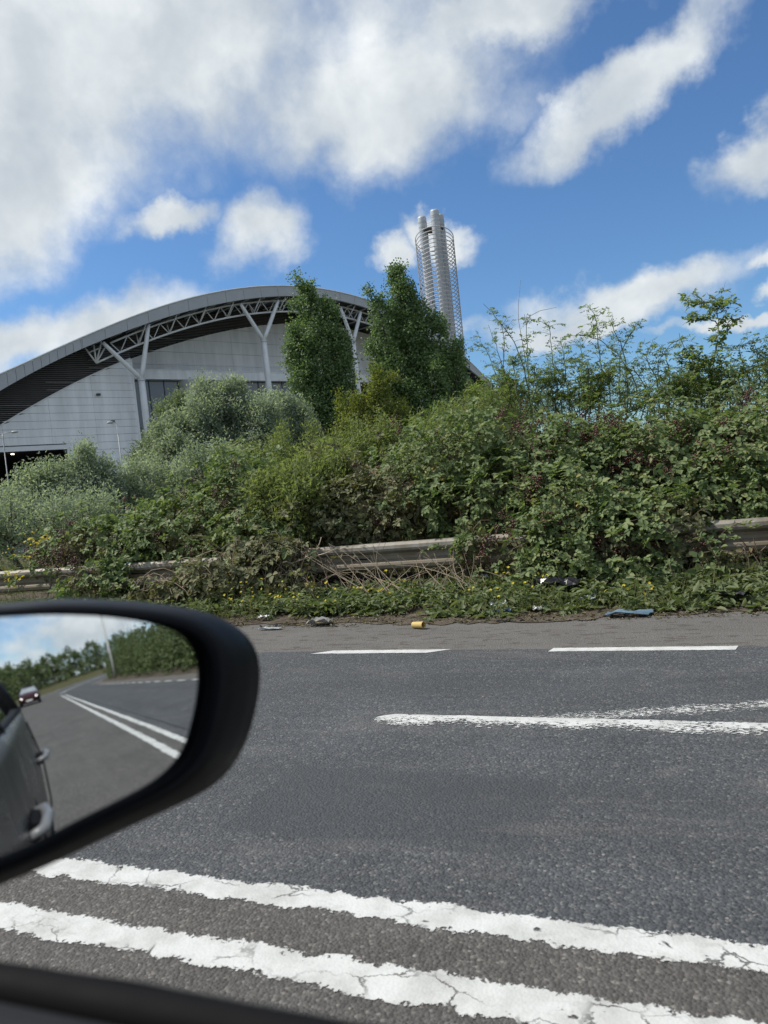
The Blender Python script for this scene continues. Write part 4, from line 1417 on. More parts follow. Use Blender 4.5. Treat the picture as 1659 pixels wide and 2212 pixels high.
# rough herbage on the slope between the brambles and the willows
rng = np.random.default_rng(60)
n = 26000
Y = rng.uniform(9.5, 26, n)
X = -Y * np.tan(np.radians(rng.uniform(-8, 56, n)))
Z = gz(X, Y)
Pg = np.stack([X, Y, Z], -1)
keep = vnoise(Pg, 0.6, 4) > 0.3
Pg = Pg[keep]
hgt = 0.35 + 0.9 * vnoise(Pg, 0.35, 9) * np.clip((Pg[:, 1] - 9) / 6, 0.4, 1.3)
Ng = unit(rng.normal(size=Pg.shape) * np.array([1, 1, 0.1]))
Tg = np.array([0, 0, 1.0]) + rng.normal(size=Pg.shape) * 0.25
V, fcs = leaf_geom(Pg, Ng, Tg, hgt, 0.02 + 0.012 * rng.random(len(Pg)), DIAM_T, BLADE_F)
o = mk('rough_grass', V, fcs, LEAF['grass'], kind='stuff')
tag(o, 'rough long grass and weeds on the slope behind the brambles', 'grass')

# ------------------------------------------------------------------ briars against the sky
def briar(label, canes, seed, n_twig=10, Y=11.5, L=0.036, leafk='rose', extra=8):
    """canes are lists of picture points; each becomes an arching stem at its own distance"""
    rng = np.random.default_rng(seed)
    A = Acc()
    LP, LN, LT = [], [], []
    first = None
    canes = list(canes)
    xr = [p_[0] for cn in canes for p_ in cn]
    for k in range(extra):
        x0 = rng.uniform(min(xr), max(xr))
        yt = rng.uniform(785, 865)
        bx = x0 + rng.normal() * 30
        sd_ = rng.normal() * 45
        canes.append([(bx, 905), (bx * 0.7 + x0 * 0.3 + rng.normal() * 16, 905 * 0.5 + yt * 0.5), (x0 + rng.normal() * 8, yt), (x0 + sd_ * 0.6, yt - rng.uniform(-2, 14)), (x0 + sd_, yt + rng.uniform(-4, 22))])
    for cn in canes:
        yy = Y + rng.uniform(-0.5, 0.7)
        pts = np.array([atY(x, y, yy + rng.normal() * 0.08) for x, y in cn])
        if first is None:
            first = pts[0]
        # smooth
        tt_ = np.linspace(0, len(pts) - 1, 5 * (len(pts) - 1) + 1)
        sm = np.stack([np.interp(tt_, np.arange(len(pts)), pts[:, k]) for k in range(3)], -1)
        sm[1:-1] = (sm[:-2] + 2 * sm[1:-1] + sm[2:]) / 4
        sm += rng.normal(size=sm.shape) * 0.006
        ln = np.linalg.norm(pts[-1] - pts[0])
        A.tube(sm, np.linspace(0.010, 0.0025, len(sm)), 4, False)
        tw = []
        for k in range(n_twig):
            u = rng.uniform(0.15, 0.97)
            i = int(u * (len(sm) - 2))
            tg = unit(sm[i + 1] - sm[i])
            side = unit(np.array([rng.normal(), rng.normal() * 0.6, rng.uniform(-0.2, 1.0)]) + tg * 0.5)
            lt = rng.uniform(0.12, 0.42) * (1.15 - 0.5 * u)
            e = sm[i] + side * lt + np.array([0, 0, -0.25 * lt])
            mid = sm[i] + side * lt * 0.55 + np.array([0, 0, 0.05 * lt])
            s = np.linspace(0, 1, 6)[:, None]
            q = (1 - s) ** 2 * sm[i] + 2 * s * (1 - s) * mid + s * s * e
            A.tube(q, np.linspace(0.0035, 0.0012, 6), 3, False)
            tw.append(q)
            if lt > 0.2:                       # a fork
                e2 = q[3] + unit(rng.normal(size=3) + np.array([0, 0, 0.4])) * lt * 0.5
                q2 = q[3] + (e2 - q[3]) * s + np.array([0, 0, -0.08 * lt]) * s * s
                A.tube(q2, np.linspace(0.002, 0.001, 6), 3, False)
                tw.append(q2)
        for q in tw + [sm[len(sm) // 4:]]:
            # pinnate leaves: five to seven small leaflets on a rib
            seg = np.linalg.norm(np.diff(q, axis=0), axis=1).sum()
            m_ = max(2, int(seg / 0.085))
            for _ in range(m_):
                i = rng.integers(0, len(q) - 1)
                b0 = q[i] + (q[i + 1] - q[i]) * rng.random()
                rib = unit(np.array([rng.normal(), rng.normal(), rng.uniform(-0.7, 0.5)]))
                rl = rng.uniform(0.05, 0.10)
                nrm = unit(np.array([rng.normal() * 0.5, rng.normal() * 0.5, 1.0]))
                sd = unit(np.cross(nrm, rib))
                for j in range(rng.integers(2, 4)):
                    pos = b0 + rib * rl * (0.35 + 0.3 * j)
                    for sg_ in (-1, 1):
                        LP.append(pos)
                        LN.append(nrm)
                        LT.append(sd * sg_ + rib * 0.5)
                LP.append(b0 + rib * rl)
                LN.append(nrm)
                LT.append(rib)
    t = thing('briar', label, 'briar', (first[0], first[1], 0.0), 'wild rose briars against the sky')
    A.build('stems', m_green, t, kind='stuff')
    LP, LN, LT = np.array(LP), np.array(LN), np.array(LT)
    LN = LN + rng.normal(size=LN.shape) * 0.2
    V, fcs = leaf_geom(LP, LN, LT, L * rng.uniform(0.7, 1.2, len(LP)), L * 0.55 * rng.uniform(0.8, 1.2, len(LP)))
    mk('leaves', V, fcs, LEAF[leafk], t, kind='stuff')
    return t


Zx = lambda x, y: (995 + 0.4 * x, 597 + 0.4 * y)
zz_ = lambda L: [Zx(*p) for p in L]
briar('leftmost briar, arching canes reaching towards the chimney', [
    zz_([(390, 760), (345, 500), (290, 350), (180, 210), (125, 150)]), zz_([(380, 760), (360, 450), (355, 280), (345, 205)]),
    zz_([(330, 700), (240, 560), (200, 400), (150, 260)]), zz_([(300, 720), (230, 520), (235, 340), (215, 240)]), zz_([(280, 700), (190, 520), (130, 380), (70, 370)]),
    zz_([(420, 740), (330, 600), (215, 500), (130, 470)])], 71, 12)
briar('briar with a dense leafy middle, left of the long arching cane', [
    zz_([(560, 760), (520, 600), (500, 480), (490, 380), (480, 270), (450, 255)]), zz_([(600, 760), (570, 560), (560, 430), (540, 330)]), zz_([(640, 740), (640, 560), (660, 440), (640, 330)]),
    zz_([(540, 760), (470, 620), (440, 520)]), zz_([(700, 740), (690, 580), (700, 460)]), zz_([(600, 760), (600, 640), (540, 520), (500, 480)]), zz_([(660, 760), (740, 620), (760, 560)])], 72, 17)
briar('briar with the longest arching cane bent over to the left', [
    zz_([(980, 740), (940, 560), (860, 430), (760, 350), (650, 315), (560, 325)]), zz_([(780, 700), (760, 480), (740, 350), (735, 240), (715, 190), (680, 150)]),
    zz_([(920, 700), (880, 400), (830, 290), (800, 230)]), zz_([(860, 700), (860, 420), (910, 320), (960, 250)]), zz_([(820, 740), (800, 560), (790, 460)]), zz_([(900, 740), (900, 600), (880, 500)])], 73, 13)
briar('briar with fine level twigs, left of the tallest reddish cane', [
    zz_([(1080, 740), (1060, 560), (1000, 430), (1040, 340)]), zz_([(1120, 740), (1130, 540), (1100, 400), (1160, 350), (1210, 330)]), zz_([(1180, 740), (1190, 560), (1200, 420)]),
    zz_([(1040, 740), (1010, 600), (960, 500)]), zz_([(1240, 740), (1240, 600), (1270, 480)]), zz_([(1140, 740), (1080, 600), (1060, 480), (1110, 400)])], 74, 14)
briar('tallest briar with big dark leaves at its top, on a reddish cane', [
    zz_([(1340, 760), (1340, 620), (1360, 480), (1385, 350), (1395, 250), (1380, 170), (1330, 90)]), zz_([(1395, 260), (1340, 220), (1290, 230), (1250, 215)]), zz_([(1385, 190), (1400, 160), (1415, 150)]),
    zz_([(1350, 140), (1300, 140), (1260, 155)]), zz_([(1375, 400), (1420, 320), (1450, 240)]), zz_([(1300, 740), (1290, 560), (1220, 420), (1180, 310)])], 75, 9, L=0.058)
briar('rightmost briar leaning out of the picture', [
    zz_([(1550, 760), (1560, 560), (1500, 400), (1520, 340)]), zz_([(1600, 760), (1620, 560), (1600, 420), (1580, 330)]), zz_([(1460, 760), (1450, 580), (1480, 440)]), zz_([(1640, 760), (1660, 560), (1640, 420), (1660, 370)]),
    zz_([(1500, 760), (1420, 600), (1400, 500), (1440, 420)]), zz_([(1700, 760), (1710, 560), (1690, 400)])], 76, 15)
A = Acc()
dp_ = [atY(x, y, 11.6) for x, y in zz_([(370, 560), (312, 235), (312, 150), (325, 20)])]
A.tube(dp_, [0.006, 0.004, 0.003, 0.0015], 4)
A.tube([atY(x, y, 11.6) for x, y in zz_([(350, 260), (372, 215), (430, 185), (520, 167)])], [0.006, 0.005, 0.004, 0.002], 4)
tag(A.build('dead_twig', m_dry), 'thin bare dead twigs sticking up above the leftmost briar', 'twig')

# ------------------------------------------------------------------ verge weeds
rng = np.random.default_rng(80)
n = 5200
X = rng.uniform(-13, 3.0, n)
Y = 6.5 + 1.25 * rng.random(n) ** 0.8
P0 = np.stack([X, Y, np.zeros(n)], -1)
dn = vnoise(P0, 1.3, 2) * 0.6 + vnoise(P0, 4.0, 5) * 0.4
ok = dn > 0.34 + 0.24 * np.clip((6.95 - Y) / 0.5, 0, 1)
P0, dn = P0[ok], dn[ok]
zs_ = 0.02 + 0.09 * np.clip((P0[:, 1] - 6.5) / 1.0, 0, 1)
parts = []
for rep in range(7):                       # rosette leaves
    Lr = rng.uniform(0.045, 0.11, len(P0)) * (0.6 + 0.8 * dn)
    ang = rng.uniform(0, 2 * PI, len(P0))
    tt = np.stack([np.cos(ang), np.sin(ang), rng.uniform(0.1, 1.0, len(P0))], -1)
    nn = np.array([0, 0, 1.0]) + rng.normal(size=P0.shape) * 0.4
    base_ = P0 + np.stack([rng.normal(size=len(P0)) * 0.04, rng.normal(size=len(P0)) * 0.04, zs_ + rng.random(len(P0)) * 0.10 * (rep > 2) * (P0[:, 1] > 6.75)], -1)
    parts.append(leaf_geom(base_, nn, tt, Lr, Lr * rng.uniform(0.28, 0.55, len(P0))))
V, fcs = join(parts)
o = mk('verge_weeds', V, fcs, LEAF['weed'], kind='stuff')
tag(o, 'low green weeds covering the verge in front of the barrier', 'weeds')
n = 7000
X = rng.uniform(-13, 3.0, n)
Y = 6.55 + 1.4 * rng.random(n)
Pg = np.stack([X, Y, np.full(n, 0.03)], -1)
Pg = Pg[vnoise(Pg, 1.7, 6) > 0.5]
Ng = unit(rng.normal(size=Pg.shape) * np.array([1, 1, 0.15]))
Tg = np.array([0, 0, 1.0]) + rng.normal(size=Pg.shape) * 0.4
V, fcs = leaf_geom(Pg, Ng, Tg, rng.uniform(0.08, 0.32, len(Pg)) * np.clip(Pg[:, 1] - 6.1, 0.4, 1.3), 0.008, DIAM_T, BLADE_F)
o = mk('verge_grass', V, fcs, LEAF['grass'], kind='stuff')
tag(o, 'thin grass blades among the verge weeds', 'grass')
# dead leaves, grit and bits along the dusty edge
n = 5200
X = rng.uniform(-13, 3.0, n)
Y = 6.32 + np.abs(rng.normal(size=n)) * 0.30
Pd = np.stack([X, Y, np.full(n, 0.006)], -1)
Pd = Pd[vnoise(Pd, 2.2, 11) > 0.38]
Pd[:, 2] += 0.10 * np.clip((Pd[:, 1] - 6.5) / 1.0, 0, 1)
Nd = np.array([0, 0, 1.0]) + rng.normal(size=Pd.shape) * 0.35
Ld = rng.uniform(0.012, 0.05, len(Pd))
V, fcs = leaf_geom(Pd, Nd, rng.normal(size=Pd.shape), Ld, Ld * rng.uniform(0.15, 0.6, len(Pd)))
o = mk('roadside_debris', V, fcs, LEAF['debris'], kind='stuff')
tag(o, 'dead leaves and grit along the edge of the road shoulder', 'debris')

# yellow-flowered plants
PET = []
for k in range(5):
    PET.append(2 * PI * k / 5)


def flower_plant(x, y, h, seed, label, group, nst=7, fr=0.010, spread=0.12, name='yellow_flower_plant', dense=1, zb=0.06):
    rng = np.random.default_rng(seed)
    base = np.array([x, y, zb])
    t = thing(name, label, 'flower', tuple(base), group)
    A = Acc()
    FP, LP, LN, LT = [], [], [], []
    for i in range(nst):
        e = base + np.array([rng.normal() * spread, rng.normal() * spread * 0.7, h * rng.uniform(0.55, 1.1)])
        mid = (base + e) / 2 + rng.normal(size=3) * 0.02
        s = np.linspace(0, 1, 5)[:, None]
        q = (1 - s) ** 2 * base + 2 * s * (1 - s) * mid + s * s * e
        A.tube(q, np.linspace(0.0028, 0.0012, 5), 3, False)
        for _ in range(dense):
            FP.append(e + rng.normal(size=3) * np.array([1, 1, 0.5]) * (0.0 if dense == 1 else 0.035))
        for _ in range(5):
            j = rng.random() * 0.8
            LP.append((1 - j) ** 2 * base + 2 * j * (1 - j) * mid + j * j * e)
            LN.append(np.array([rng.normal() * .5, rng.normal() * .5, 1]))
            LT.append(np.array([rng.normal(), rng.normal(), 0.3]))
    A.build('stems', m_green, t, kind='stuff')
    LP, LN, LT = map(np.array, (LP, LN, LT))
    V, fcs = leaf_geom(LP, LN, LT, rng.uniform(0.03, 0.075, len(LP)), 0.018)
    mk('leaves', V, fcs, LEAF['weed'], t, kind='stuff')
    for fp in FP:
        nrm = unit(np.array([rng.normal() * 0.5, -0.5 + rng.normal() * 0.3, 0.8]))
        a1 = unit(np.cross(nrm, [1, 0, 0]))
        a2 = np.cross(nrm, a1)
        T_ = np.array([math.cos(a) * a1 + math.sin(a) * a2 for a in PET])
        r_ = fr * rng.uniform(0.8, 1.3)
        V, fcs = leaf_geom(np.repeat(fp[None], 5, 0), np.repeat(nrm[None], 5, 0) + T_ * -0.25, T_, r_ * 1.5, r_ * 1.3)
        mk('flower', V, fcs, m_yellow, t)
    return t


rng = np.random.default_rng(90)
GRP = 'small yellow flowers on the verge'
ORD = ['first', 'second', 'third', 'fourth', 'fifth', 'sixth', 'seventh', 'eighth', 'ninth', 'tenth', 'eleventh', 'twelfth', 'thirteenth', 'fourteenth', 'fifteenth', 'sixteenth', 'seventeenth', 'eighteenth', 'nineteenth', 'twentieth', 'twenty-first', 'twenty-second', 'twenty-third', 'twenty-fourth']
LBL = 'spindly verge plant with tiny yellow flowers, %s of them from the left'
spots = [(470, 1300), (500, 1290), (520, 1310), (545, 1290), (570, 1300), (600, 1275), (630, 1290), (585, 1320), (690, 1285), (735, 1300), (810, 1285), (830, 1290), (905, 1260), (1130, 1290), (1165, 1280), (1075, 1310), (1370, 1290), (650, 1305)]
for k, (px, py) in enumerate(sorted(spots)):
    g_ = gnd(px, py + 18, 0.06)
    flower_plant(g_[0], min(g_[1], 7.75), rng.uniform(0.16, 0.36), 900 + k, LBL % ORD[k], GRP, int(rng.integers(3, 8)), 0.0095)
rw = atY(88, 1195, 8.9)
flower_plant(rw[0], rw[1], rw[2] + 0.22, 990, 'tall ragwort with bright yellow flower heads at the left edge, behind the barrier', None, 12, 0.020, 0.20, 'ragwort', 6, 0.0)
rw = atY(60, 1170, 10.2)
flower_plant(rw[0], rw[1], rw[2] + 0.1, 992, 'fading brownish ragwort behind the bright one at the left edge', None, 10, 0.012, 0.28, 'ragwort', 3, 0.0)
rw = atY(30, 1262, 7.6)
flower_plant(rw[0], rw[1], rw[2] + 0.12, 991, 'small ragwort growing in front of the barrier at the left edge', None, 5, 0.016, 0.07, 'ragwort', 4, 0.03)
# teasels
for k in range(16):
    px, py = 290 + 21 * k + rng.uniform(-7, 7), rng.uniform(1078, 1112)
    q = atd(px, py, rng.uniform(12.5, 15.5))
    b0 = np.array([q[0], q[1], gz(q[:1], q[1:2])[0]])
    t = thing('teasel', 'dry brown teasel in the long grass, %s from the left' % ORD[k], 'teasel', tuple(b0), 'teasels in the long grass')
    A = Acc()
    A.tube([b0, (b0 + q) / 2 + [0.03, 0, 0], q], [0.006, 0.005, 0.004], 4)
    tips = [q]
    for j in range(3):
        e = q + np.array([rng.normal() * 0.14, rng.normal() * 0.1, rng.uniform(-0.22, 0.02)])
        A.tube([q - (q - b0) * 0.25, e - [0, 0, .06], e], 0.003, 3)
        tips.append(e)
    A.build('stalk', m_dry, t)
    for e in tips:
        s = np.linspace(0, 1, 7)
        A = Acc()
        A.tube([e + [0, 0, 0.085 * u] for u in s], 0.021 * np.sin(PI * np.clip(s * 0.9 + 0.08, 0, 1)) ** 0.7 + 0.002, 7)
        A.build('seed_head', m_teasel, t, smooth=True)
# bare branches
A = Acc()
A.tube([atY(x, y, 7.62) for x, y in [(597, 1207), (610, 1215), (632, 1216), (655, 1208), (680, 1190), (690, 1182)]], [0.005, 0.008, 0.009, 0.009, 0.008, 0.007], 6)
A.tube([atY(x, y, 7.62) for x, y in [(680, 1190), (690, 1175), (694, 1160)]], [0.007, 0.006, 0.004], 5)
A.tube([atY(x, y, 7.62) for x, y in [(655, 1208), (700, 1196), (735, 1182)]], [0.007, 0.005, 0.003], 5)
tag(A.build('bare_branch', m_pale, smooth=True), 'pale bare branch bent like a hook, lying against the barrier', 'branch')
A = Acc()
for k in range(120):
    px, py = rng.uniform(560, 1040), rng.uniform(1165, 1275)
    s = gnd(px + rng.normal() * 75, 1292 + rng.normal() * 10, 0.08)
    e = atY(px, py, rng.uniform(7.45, 7.75))
    s[1] = min(max(s[1], 7.2), 7.75)
    mid = (s + e) / 2 + rng.normal(size=3) * np.array([0.22, 0.05, 0.10])
    t_ = np.linspace(0, 1, 7)[:, None]
    A.tube((1 - t_) ** 2 * s + 2 * t_ * (1 - t_) * mid + t_ * t_ * e, np.linspace(0.0055, 0.002, 7), 4, False)
o = A.build('dead_canes', m_dry, kind='stuff')
tag(o, 'tangle of dead grey-brown canes in front of the exposed barrier', 'dead canes')

# ------------------------------------------------------------------ litter
def crumple(px, py, sx_, sy_, hgt, mat, label, seed, name='litter', z=0.03, rot=0.0, gloss=None):
    rng = np.random.default_rng(seed)
    c = gnd(px, py, z)
    c[1] = min(c[1], 7.8)
    n = 9
    g = np.linspace(-0.5, 0.5, n)
    XX, YY = np.meshgrid(g, g)
    edge = 1 + 0.25 * (vnoise(np.stack([XX.ravel() * 3, YY.ravel() * 3, XX.ravel() * 0 + seed], -1), 1.0, seed) - 0.5) * 2
    x = XX.ravel() * sx_ * edge
    y = YY.ravel() * sy_ * edge
    nz = vnoise(np.stack([x / sx_ * 4, y / sy_ * 4, x * 0 + seed], -1), 1.0, seed + 1)
    nz2 = vnoise(np.stack([x / sx_ * 11, y / sy_ * 11, x * 0 + seed], -1), 1.0, seed + 2)
    zz = hgt * (np.abs(nz - 0.5) * 1.6 + 0.4 * nz2)
    ca, sa = math.cos(rot), math.sin(rot)
    V = np.stack([c[0] + x * ca - y * sa, c[1] + x * sa + y * ca, z + zz], -1)
    Vb = V - np.array([0, 0, 0.003])
    m2 = n * n
    top = [(j * n + i, j * n + i + 1, (j + 1) * n + i + 1, (j + 1) * n + i) for j in range(n - 1) for i in range(n - 1)]
    bot = [tuple(m2 + q for q in f[::-1]) for f in top]
    rim = list(range(n)) + [j * n + n - 1 for j in range(1, n)] + [(n - 1) * n + i for i in range(n - 2, -1, -1)] + [j * n for j in range(n - 2, 0, -1)]
    side = [(rim[i], m2 + rim[i], m2 + rim[(i + 1) % len(rim)], rim[(i + 1) % len(rim)]) for i in range(len(rim))]
    o = mk(name, np.concatenate([V, Vb]), top + bot + side, mat)
    return tag(o, label, 'litter', None)


m_paper = plain('white_paper', (0.72, 0.72, 0.70), 0.7)
m_greyp = plain('grey_sheet', (0.22, 0.22, 0.20), 0.8)
m_bluep = plain('blue_plastic', (0.03, 0.06, 0.13), 0.45)
m_bluebag = plain('slate_blue_bag', (0.09, 0.15, 0.20), 0.5)
m_blackp = plain('black_plastic', (0.012, 0.012, 0.014), 0.3)
m_clear = plain('cloudy_plastic', (0.30, 0.33, 0.34), 0.2)
m_teal = plain('teal_twine', (0.05, 0.20, 0.25), 0.6)
m_card = plain('tan_card', (0.55, 0.40, 0.14), 0.7)
crumple(570, 1336, 0.10, 0.07, 0.05, m_paper, 'small white paper scrap on the verge nearest the wing mirror', 1)
crumple(690, 1348, 0.26, 0.14, 0.07, m_greyp, 'crumpled grey cloth at the edge of the shoulder, left of the tan tube', 2, z=0.012)
crumple(585, 1358, 0.22, 0.06, 0.02, m_clear, 'flattened torn wrapper on the shoulder beside the wing mirror', 3, z=0.008)
crumple(1078, 1313, 0.16, 0.09, 0.08, m_paper, 'crumpled white tissue on the verge right of the tan tube', 4)
crumple(1088, 1323, 0.15, 0.06, 0.04, m_bluep, 'dark blue plastic scrap just below the white tissue', 5)
crumple(1160, 1318, 0.07, 0.05, 0.05, m_paper, 'tiny white scrap between the blue scrap and the cloudy bag', 6)
crumple(1265, 1305, 0.18, 0.10, 0.12, m_clear, 'cloudy crumpled plastic bag among the weeds', 7)
crumple(1357, 1328, 0.34, 0.12, 0.05, m_bluebag, 'flattened slate-blue bag at the edge of the shoulder', 8, z=0.012)
crumple(1205, 1268, 0.42, 0.18, 0.12, m_blackp, 'black plastic sheet under the brambles right of centre', 9, z=0.15, rot=-0.1)
crumple(1585, 1292, 0.26, 0.14, 0.11, m_blackp, 'black plastic scrap in the weeds near the right edge', 10, z=0.06)
crumple(1048, 1258, 0.22, 0.12, 0.12, m_clear, 'cloudy plastic bag caught under the barrier', 11, z=0.14)
crumple(755, 1290, 0.14, 0.09, 0.06, m_clear, 'grey plastic scrap among the yellow flowers', 12, z=0.06)
c_ = gnd(904, 1350, 0.03)
A = Acc()
ax = unit(np.array([0.9, -0.35, 0.06]))
th = np.linspace(0, 2 * PI, 16, endpoint=False)
e1 = unit(np.cross(ax, [0, 0, 1]))
e2 = np.cross(ax, e1)
rg = lambda d_, r: np.array([c_ + ax * d_ + r * (math.cos(t) * e1 + math.sin(t) * e2) for t in th])
A.loft([rg(-0.06, 0.001), rg(-0.06, 0.028), rg(0.06, 0.030), rg(0.06, 0.026), rg(-0.05, 0.025), rg(-0.05, 0.001)])
tag(A.build('card_tube', m_card, smooth=False), 'short tan cardboard tube lying at the edge of the road shoulder', 'litter')
A = Acc()
for k in range(5):
    q = [atY(262 + rng.normal() * 4, 1232 + i * 4 + rng.normal() * 2, 7.76) + np.array([-0.02 * i + rng.normal() * .02, rng.normal() * 0.02, 0]) for i in range(7)]
    A.tube(q, 0.006, 4)
for k in range(3):
    q = [atY(278 - i * 6, 1215 + i * 6 + rng.normal() * 2, 7.76) for i in range(6)]
    A.tube(q, 0.008, 4)
tag(A.build('twine', m_teal), 'frayed teal twine tied round the barrier at the left', 'twine')

# ------------------------------------------------------------------ lamp posts
def lamp_post(base, h, label, arm=(1.2, 0.0), heads=1, r=0.07, group=None):
    base = np.array(base, float)
    t = thing('lamp_post', label, 'lamp post', tuple(base), group)
    A = Acc()
    A.tube([base, base + [0, 0, h * 0.2], base + [0, 0, h]], [r * 1.2, r, r * 0.6], 10)
    A.build('pole', m_galv, t, smooth=True)
    for s in ((1,) if heads == 1 else (1, -1)):
        e = base + np.array([arm[0] * s, arm[1] * s, h + 0.12])
        A = Acc()
        A.tube([base + [0, 0, h - 0.05], base + np.array([arm[0] * s * 0.4, arm[1] * s * 0.4, h + 0.10]), e], r * 0.5, 6)
        A.build('arm', m_galv, t, smooth=True)
        d_ = unit(np.array([arm[0] * s, arm[1] * s, 0]))
        A = Acc()
        A.tube([e - d_ * 0.05, e + d_ * 0.1, e + d_ * 0.5, e + d_ * 0.62], [0.05, 0.12, 0.11, 0.04], 8)
        A.build('lamp_head', m_galv, t, smooth=True)
    return t


q = atd(5, 938, 78)
lamp_post((q[0], q[1], GB), q[2] - GB, 'slim grey twin-headed lamp post before the dark vehicle door', (0.75, 0.5), 2)
q = atd(252, 914, 82)
lamp_post((q[0], q[1], GB), q[2] - GB, 'pale slim lamp post against the light left wall of the hall', (-0.3, -0.2), 1, 0.06)

# ------------------------------------------------------------------ what stands behind the car (seen in the wing mirror)
HG = 'hedge bushes along the road behind, seen in the mirror'
hb = [(4.5, 2.0), (8, 2.2), (12, 2.4), (16.5, 2.7), (21, 3.0), (26, 3.2), (32, 3.4), (39, 3.8), (47, 4.4), (56, 4.8), (66, 5.0), (78, 5.2)]
ORD = ['first', 'second', 'third', 'fourth', 'fifth', 'sixth', 'seventh', 'eighth', 'ninth', 'tenth', 'eleventh', 'twelfth', 'thirteenth', 'fourteenth', 'fifteenth', 'sixteenth', 'seventeenth', 'eighteenth', 'nineteenth', 'twentieth', 'twenty-first', 'twenty-second', 'twenty-third', 'twenty-fourth']
for k, (s, h) in enumerate(hb):
    rr = 1.5 + s * 0.035
    c_ = path(np.array([s]), 4.75 + rr)[0]
    pl = [((c_[0] + dx, c_[1] + dy, -0.4), (c_[0] + dx * 1.1, c_[1] + dy, h * f_), rr * q_) for dx, dy, f_, q_ in ((0, 0.3, 1, 0.95), (-rr, 0.3, 0.85, 0.9), (rr, 0.2, 0.9, 0.9), (-rr * .5, -0.6, 0.6, 0.8), (rr * .5, -0.6, 0.62, 0.8))]
    tree('hedge_bush', 'dark green roadside bush, %s along the verge behind, seen in the wing mirror' % ORD[k], 'bush', tuple(c_), pl, 5600, 200 + k, 'tree', 0.16, 0.13, 0.34, 22, 0.05, HG)
tw_ = [(40, -9.5, 4.6), (47, -9.5, 5.0), (54, -9.5, 5.2), (61, -9, 5.2), (68, -8.5, 5.4), (75, -8, 5.6), (82, -7, 5.8), (89, -5.5, 6.0), (95, -2, 6.2), (101, 2, 6.4), (106, 7, 6.6), (110, 13, 6.8), (114, 20, 7)]
for k, (x, y, h) in enumerate(tw_):
    h = h + float(rise(x))
    pl = [((x + dx, y + dy, -1.0), (x + dx, y + dy, h * f_), 3.0 * q_) for dx, dy, f_, q_ in ((0, 0, 1, 0.9), (-2.2, 1.2, 0.85, 0.85), (2.2, -1.2, 0.9, 0.85), (0.5, 2, 0.8, 0.8))]
    tree('roadside_tree', 'rounded green tree, %s along the outside of the bend, seen in the wing mirror' % ORD[k], 'tree', (x, y, 0), pl, 4600, 230 + k, 'tree', 0.36, 0.30, 0.6, 18, 0.10, 'trees on the outside of the bend, seen in the mirror')
for k, (s, o_, h, w) in enumerate([(43, 5.2, 9.5, 'nearest'), (58, 5.6, 9.0, 'middle'), (74, 5.6, 9.0, 'farthest')]):
    c_ = path(np.array([s]), o_)[0]
    lamp_post(tuple(c_), h, '%s lamp post by the bend, seen in the wing mirror' % w, (0.3, -1.6), 1, 0.10, 'lamp posts by the bend')
for k, (s, o_, h) in enumerate([(34, -6.4, 3.0), (24, -6.6, 2.6)]):
    c_ = path(np.array([s]), o_)[0]
    t = thing('road_sign', 'white-faced road sign on the near side behind the following car, seen in the mirror' if k == 0 else 'narrow marker sign at the left of the wing mirror view', 'sign', tuple(c_))
    A = Acc()
    A.tube([c_, c_ + [0, 0, h]], 0.04, 6)
    A.build('post', m_galv, t)
    A = Acc()
    A.box((c_[0] - 0.05, c_[1] - 0.35, h - 0.6), (c_[0] - 0.03, c_[1] + 0.35, h))
    A.build('panel', m_steel, t)

# ------------------------------------------------------------------ cars
def car_paint(name, col):
    m, b = new_mat(name)
    p = wpos(b)
    c = b.mix(b.ss(b.noise(p, 4.0, 5, 0.6), 0.3, 0.8), c4(col), c4([x * 0.8 + 0.006 for x in col]))
    return finish(m, b, bsdf(b, c, b.lin(b.noise(p, 6.0, 4), 0.3, 0.7, 0.22, 0.36), 0.0, 0.15, **{'Coat Weight': 0.0}))


m_grey = car_paint('grey_car_paint', (0.010, 0.011, 0.012))
m_maroon = car_paint('maroon_car_paint', (0.030, 0.008, 0.012))
m_blackplas = plain('black_plastic_trim', (0.005, 0.005, 0.006), 0.42, var=0.15, scale=30, spec=0.25, bmp=0.05)
m_rubber = plain('black_rubber', (0.004, 0.004, 0.005), 0.8, var=0.2, scale=20, spec=0.15)
m_trim = plain('dark_grey_trim', (0.013, 0.014, 0.016), 0.7, var=0.1, scale=20, spec=0.25)
m_chrome = plain('satin_handle', (0.16, 0.165, 0.175), 0.35)
m_cglass, b = new_mat('car_glass')
finish(m_cglass, b, b.n('ShaderNodeMixShader', {0: b.n('ShaderNodeFresnel', {'IOR': 1.45}).outputs[0], 1: b.n('ShaderNodeBsdfTransparent', {'Color': (0.25, 0.28, 0.27, 1)}).outputs[0], 2: b.n('ShaderNodeBsdfGlossy', {'Roughness': 0.02}).outputs[0]}).outputs[0])
m_head, b = new_mat('lit_headlight')
finish(m_head, b, b.n('ShaderNodeEmission', {'Color': (1, 0.97, 0.9, 1), 'Strength': 2.2}).outputs[0])
m_tyre = plain('tyre', (0.012, 0.012, 0.013), 0.85)
m_rim = plain('alloy_rim', (0.42, 0.43, 0.45), 0.3, metal=0.7)
m_plate = plain('number_plate', (0.65, 0.65, 0.62), 0.5)

BELT = 1.096


